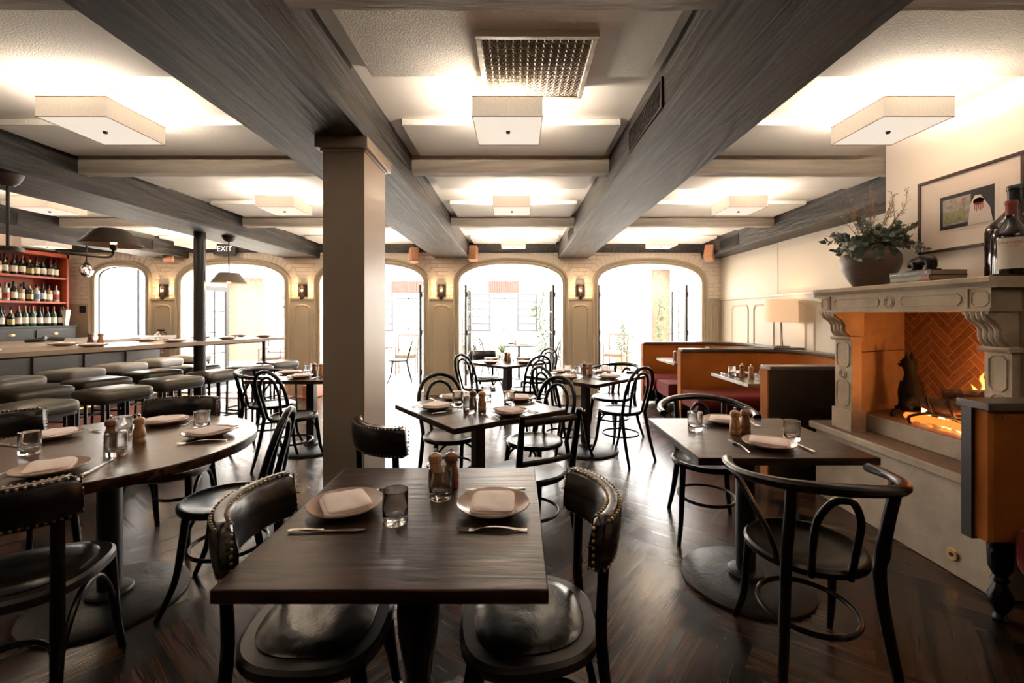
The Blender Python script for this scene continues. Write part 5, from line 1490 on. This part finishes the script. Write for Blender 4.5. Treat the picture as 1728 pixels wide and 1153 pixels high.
# far courtyard wall with window openings
wins = [(-3.55,-2.80,.93,1.86), (-.73,-.02,.93,1.86)]
niches = [(-8.6,-7.35,-.02,2.45), (3.90,4.55,-.02,2.7)]
mb = MB(); X = -14
segs = sorted(wins+niches)
for (a, b, z0, z1) in segs:
    mb.box(X, a, PW, PW+.3, -.02, 3.3); mb.box(a, b, PW, PW+.3, z1, 3.3)
    if z0 > 0: mb.box(a, b, PW, PW+.3, -.02, z0)
    X = b
mb.box(X, 10, PW, PW+.3, -.02, 3.3); struct(mb.build('wall_courtyard', M['patio_wall'], smooth=False))
M['tile'] = mat('tile', (.10,.055,.028), .6, var=.8, vs=14); M['pbrick'] = mat('pbrick', (.06,.032,.024), .8, var=.4, vs=12)
mb = MB()
for (a, b, z0, z1) in niches: mb.box(a-.05, b+.05, PW+.302, PW+.40, -.02, z1+.1)
struct(mb.build('trim_%d' % k, M['tile'])); k += 1
def shut(x0, x1, y, z0, z1, mb):
    mb.box(x0, x0+.06, y-.04, y, z0, z1); mb.box(x1-.06, x1, y-.04, y, z0, z1)
    for i in range(6): z = z0+(z1-z0-.03)*i/5; mb.box(x0, x1, y-.035, y-.005, z, z+.038)
for wi, (a, b, z0, z1) in enumerate(wins):
    mb = MB(); shut(a-.62, a-.02, PW-.02, z0-.05, z1+.1, mb); shut(b+.02, b+.62, PW-.02, z0-.05, z1+.1, mb)
    mb.box(a, b, PW+.1, PW+.14, z1-.04, z1); mb.box(a, b, PW+.1, PW+.14, z0, z0+.03); mb.box((a+b)/2-.015, (a+b)/2+.015, PW+.1, PW+.14, z0, z1)
    struct(mb.build('window_%d' % (wi+2), M['patio_metal'])); 
    mb = MB(); n = 14
    for i in range(n): x = a-.1+(b-a+.2)*i/n; mb.box(x+.008, x+(b-a+.2)/n-.008, PW-.02, PW+.02, z1+.14, z1+.48)
    mb.box(a-.1, b+.1, PW-.012, PW+.01, z1+.14, z1+.48); struct(mb.build('trim_%d' % k, M['pbrick'])); k += 1
for i, (x, nme) in enumerate(((-1.72,'left of the courtyard window'), (5.6,'at the right of the courtyard'), (-4.9, 'behind the left arch'))):
    t = empty('brick_pillar', 'brick pillar %s' % nme, 'pillar', (x, 12.3, -.02))
    mb = MB()
    for j in range(18): mb.box(-.22, .22, -.22, .22, j*.07+.004, j*.07+.066)
    mb.box(-.21, .21, -.21, .21, 0, 1.27); mb.build('shaft', M['pbrick'], t); MB().box(-.26, .26, -.26, .26, 1.27, 1.33).build('cap_stone', M['patio'], t)
# greenery
def leafcloud(mb, c, r, n, s, rr):
    for i in range(n):
        while True:
            v = Vector((rr.uniform(-1,1), rr.uniform(-1,1), rr.uniform(-1,1)))
            if v.length < 1: break
        p = Vector(c)+Vector((v.x*r[0], v.y*r[1], v.z*r[2])); d = Vector((rr.uniform(-1,1), rr.uniform(-1,1), rr.uniform(-1,1))).normalized(); q = d.orthogonal().normalized()
        L_ = s*rr.uniform(.7,1.3); mb.add([p, p+d*L_*.5+q*L_*.28, p+d*L_, p+d*L_*.5-q*L_*.28], [(0,1,2,3)])
rr = random.Random(9)
t = empty('potted_tree', 'small leafy tree in a large pale terracotta pot outside the right arch', 'potted tree', (2.72, 11.3, -.02))
MB().lathe([(.16,0),(.19,.02),(.24,.2),(.26,.36),(.285,.38),(.285,.42),(.25,.42),(.24,.36),(0,.35)], seg=36).build('pot', M['pot'], t)
mb = MB(); mb.tube(spline([(0,0,.33),(.02,0,.7),(-.02,.02,1.15)]), [.022,.012])
for a in range(6): mb.tube([(0,0,.6+a*.08),(cos(a*2.1)*.18, sin(a*2.1)*.18, .85+a*.09)], [.010,.004], seg=6)
mb.build('trunk', M['bark'], t)
mb = MB(); leafcloud(mb, (0,0,.75), (.27,.27,.36), 420, .075, rr); leafcloud(mb, (0,0,1.25), (.18,.18,.22), 160, .07, rr); mb.build('foliage', M['leaf'], t)
for (x, z0, z1, wd, n, lb) in ((.75,.2,2.1,.35,520,'vine climbing the courtyard wall right of the window'), (-6.9+.4,.4,2.3,.45,520,'vine climbing beside the niche seen through the left arch'), (4.15,.3,1.9,.3,320,'vine trained in the tiled niche beyond the right arch'), (-9.2,.6,2.3,.4,380,'ivy on the wall seen through the small window'), (2.0,.8,2.2,.3,240,'vine on the courtyard wall beyond the right arch'), (-4.1,.2,1.2,.4,240,'shrub under the courtyard window left of centre'), (-2.2,.5,1.5,.2,160,'vine between the two courtyard windows')):
    t = empty('climbing_vine', lb, 'vine', (x, PW-.12, 0), 0, 'courtyard vines')
    mb = MB(); mb.tube(spline([(0,0,-.02),(.08,.03,z0+.3),(-.1,.03,(z0+z1)/2),(.05,.03,z1)]), .014, seg=6); mb.build('stem', M['bark'], t)
    mb = MB()
    for j in range(5): leafcloud(mb, (rr.uniform(-wd,wd)*.5, -.06, z0+(z1-z0)*(j+.5)/5), (wd*rr.uniform(.5,.9), .09, (z1-z0)/7), n//5, .085, rr)
    mb.build('foliage', M['leaf'], t)
for (x, y, lb) in ((-1.18,11.7,'spiky agave plant left of the courtyard window'), (-.40,12.3,'second spiky agave plant below the courtyard window')):
    t = empty('agave_plant', lb, 'plant', (x, y, -.02))
    MB().lathe([(.16,0),(.2,.3),(.21,.34),(.18,.34),(0,.32)], seg=24).build('pot', M['pot'], t)
    mb = MB()
    for i in range(20):
        a = i*2.4; e = .4+.06*i; d = Vector((cos(a), sin(a), e)).normalized(); L_ = .42
        p0 = Vector((0,0,.33)); sd = d.cross(Vector((0,0,1))).normalized()
        mb.rings([[p0+sd*.02, p0+Vector((0,0,.006)), p0-sd*.02], [p0+d*L_*.5+sd*.026, p0+d*L_*.5+Vector((0,0,.008)), p0+d*L_*.5-sd*.026], [p0+d*L_+sd*.001, p0+d*L_+Vector((0,0,.001)), p0+d*L_-sd*.001]])
    mb.build('leaves', M['leaf'], t)
# courtyard furniture
def make_patio_chair():
    t = empty('patio_chair', '', 'chair'); w_ = M['patio_wood']
    MB().rings([superpts(.24,.23,z,6,28) for z in (.40,.43)]).build('seat_frame', w_, t)
    MB().rings([superpts(.225-o,.215-o,z,5,28) for o, z in ((0,.432),(0,.47),(.02,.485))]).build('cushion', M['patio_cush'], t)
    for s in (-1, 1):
        MB().tube([(s*.22,.21,0),(s*.22,.21,.64)], .016, seg=6).build('leg', w_, t); MB().tube([(s*.22,-.25,0),(s*.22,-.21,.42),(s*.23,-.28,.90)], .017, seg=6).build('leg', w_, t)
        MB().tube([(s*.22,-.25,.62),(s*.24,0,.66),(s*.22,.22,.64)], .016, seg=6).build('arm', w_, t)
    mb = MB(); mb.tube([(-.23,-.28,.90),(.23,-.28,.90)], .016, seg=6); mb.tube([(-.22,-.235,.55),(.22,-.235,.55)], .014, seg=6)
    for s in (-1, 1): mb.tube([(s*.22,-.24,.55),(s*.05,-.26,.725),(s*.22,-.278,.90)], .009, seg=6)
    mb.tube([(cos(a)*.06, -.258, .725+sin(a)*.06) for a in [2*pi*i/16 for i in range(16)]], .009, seg=6, closed=True)
    mb.build('back_lattice', w_, t); MB().tube([(-.22,.21,.2),(.22,.21,.2)], .01, seg=6).build('stretcher', w_, t)
    return t
PC = Proto(make_patio_chair)
for (x, y, rz, lb) in ((2.35,10.6,R(150),'wooden patio chair with X back beside the potted tree'), (-2.55,10.3,R(185),'wooden patio chair seen right of the pillar'), (-1.45,10.9,R(170),'wooden patio chair left inside the central arch view'), (1.15,10.1,R(160),'wooden patio chair with cushion at the right of the central arch view'), (-5.3,9.7,R(185),'wooden patio chair beyond the left arch, left one'), (-4.35,9.9,R(175),'wooden patio chair beyond the left arch, right one'), (2.0,12.0,R(180),'wooden patio chair farthest back by the courtyard wall')):
    PC.put((x, y, -.02), rz, lb, 'wooden patio chairs')
def patio_table(x, y, lb, r=.42):
    t = empty('patio_table', lb, 'table', (x, y, -.02))
    MB().lathe([(r,.71),(r,.735),(0,.735)], seg=40).build('tabletop', M['darkwood'], t); MB().tube([(0,0,.03),(0,0,.71)], .03).build('pole', M['iron'], t); MB().lathe([(.24,0),(.24,.02),(.04,.04)], seg=28).build('base', M['iron'], t)
patio_table(-2.95, 9.1, 'round dark patio table half hidden by the pillar'); patio_table(.05, 9.7, 'round patio table beyond the central arch', .45); patio_table(-4.8, 10.6, 'round patio table beyond the left arch'); patio_table(3.0, 9.9, 'round patio table beyond the right arch')
chair(BENT, (-2.20,9.15), (-2.42,9.10), 'bentwood chair outside, seen right of the pillar', None, -.02)
chair(BENT, (-.85,9.95), (-.66,9.85), 'bentwood chair outside, left in the central arch', None, -.02)
chair(BENT, (.95,9.25), (.75,9.40), 'bentwood chair outside, right in the central arch', None, -.02)
mill_d.put((-.03, 9.7, .7152), 0, 'dark pepper mill on the patio table in the central arch')
plate.put((.15, 9.55, .7152), 0, 'plate on the patio table, right side'); plate.put((-.12, 9.9, .7152), 0, 'plate on the patio table, far side')
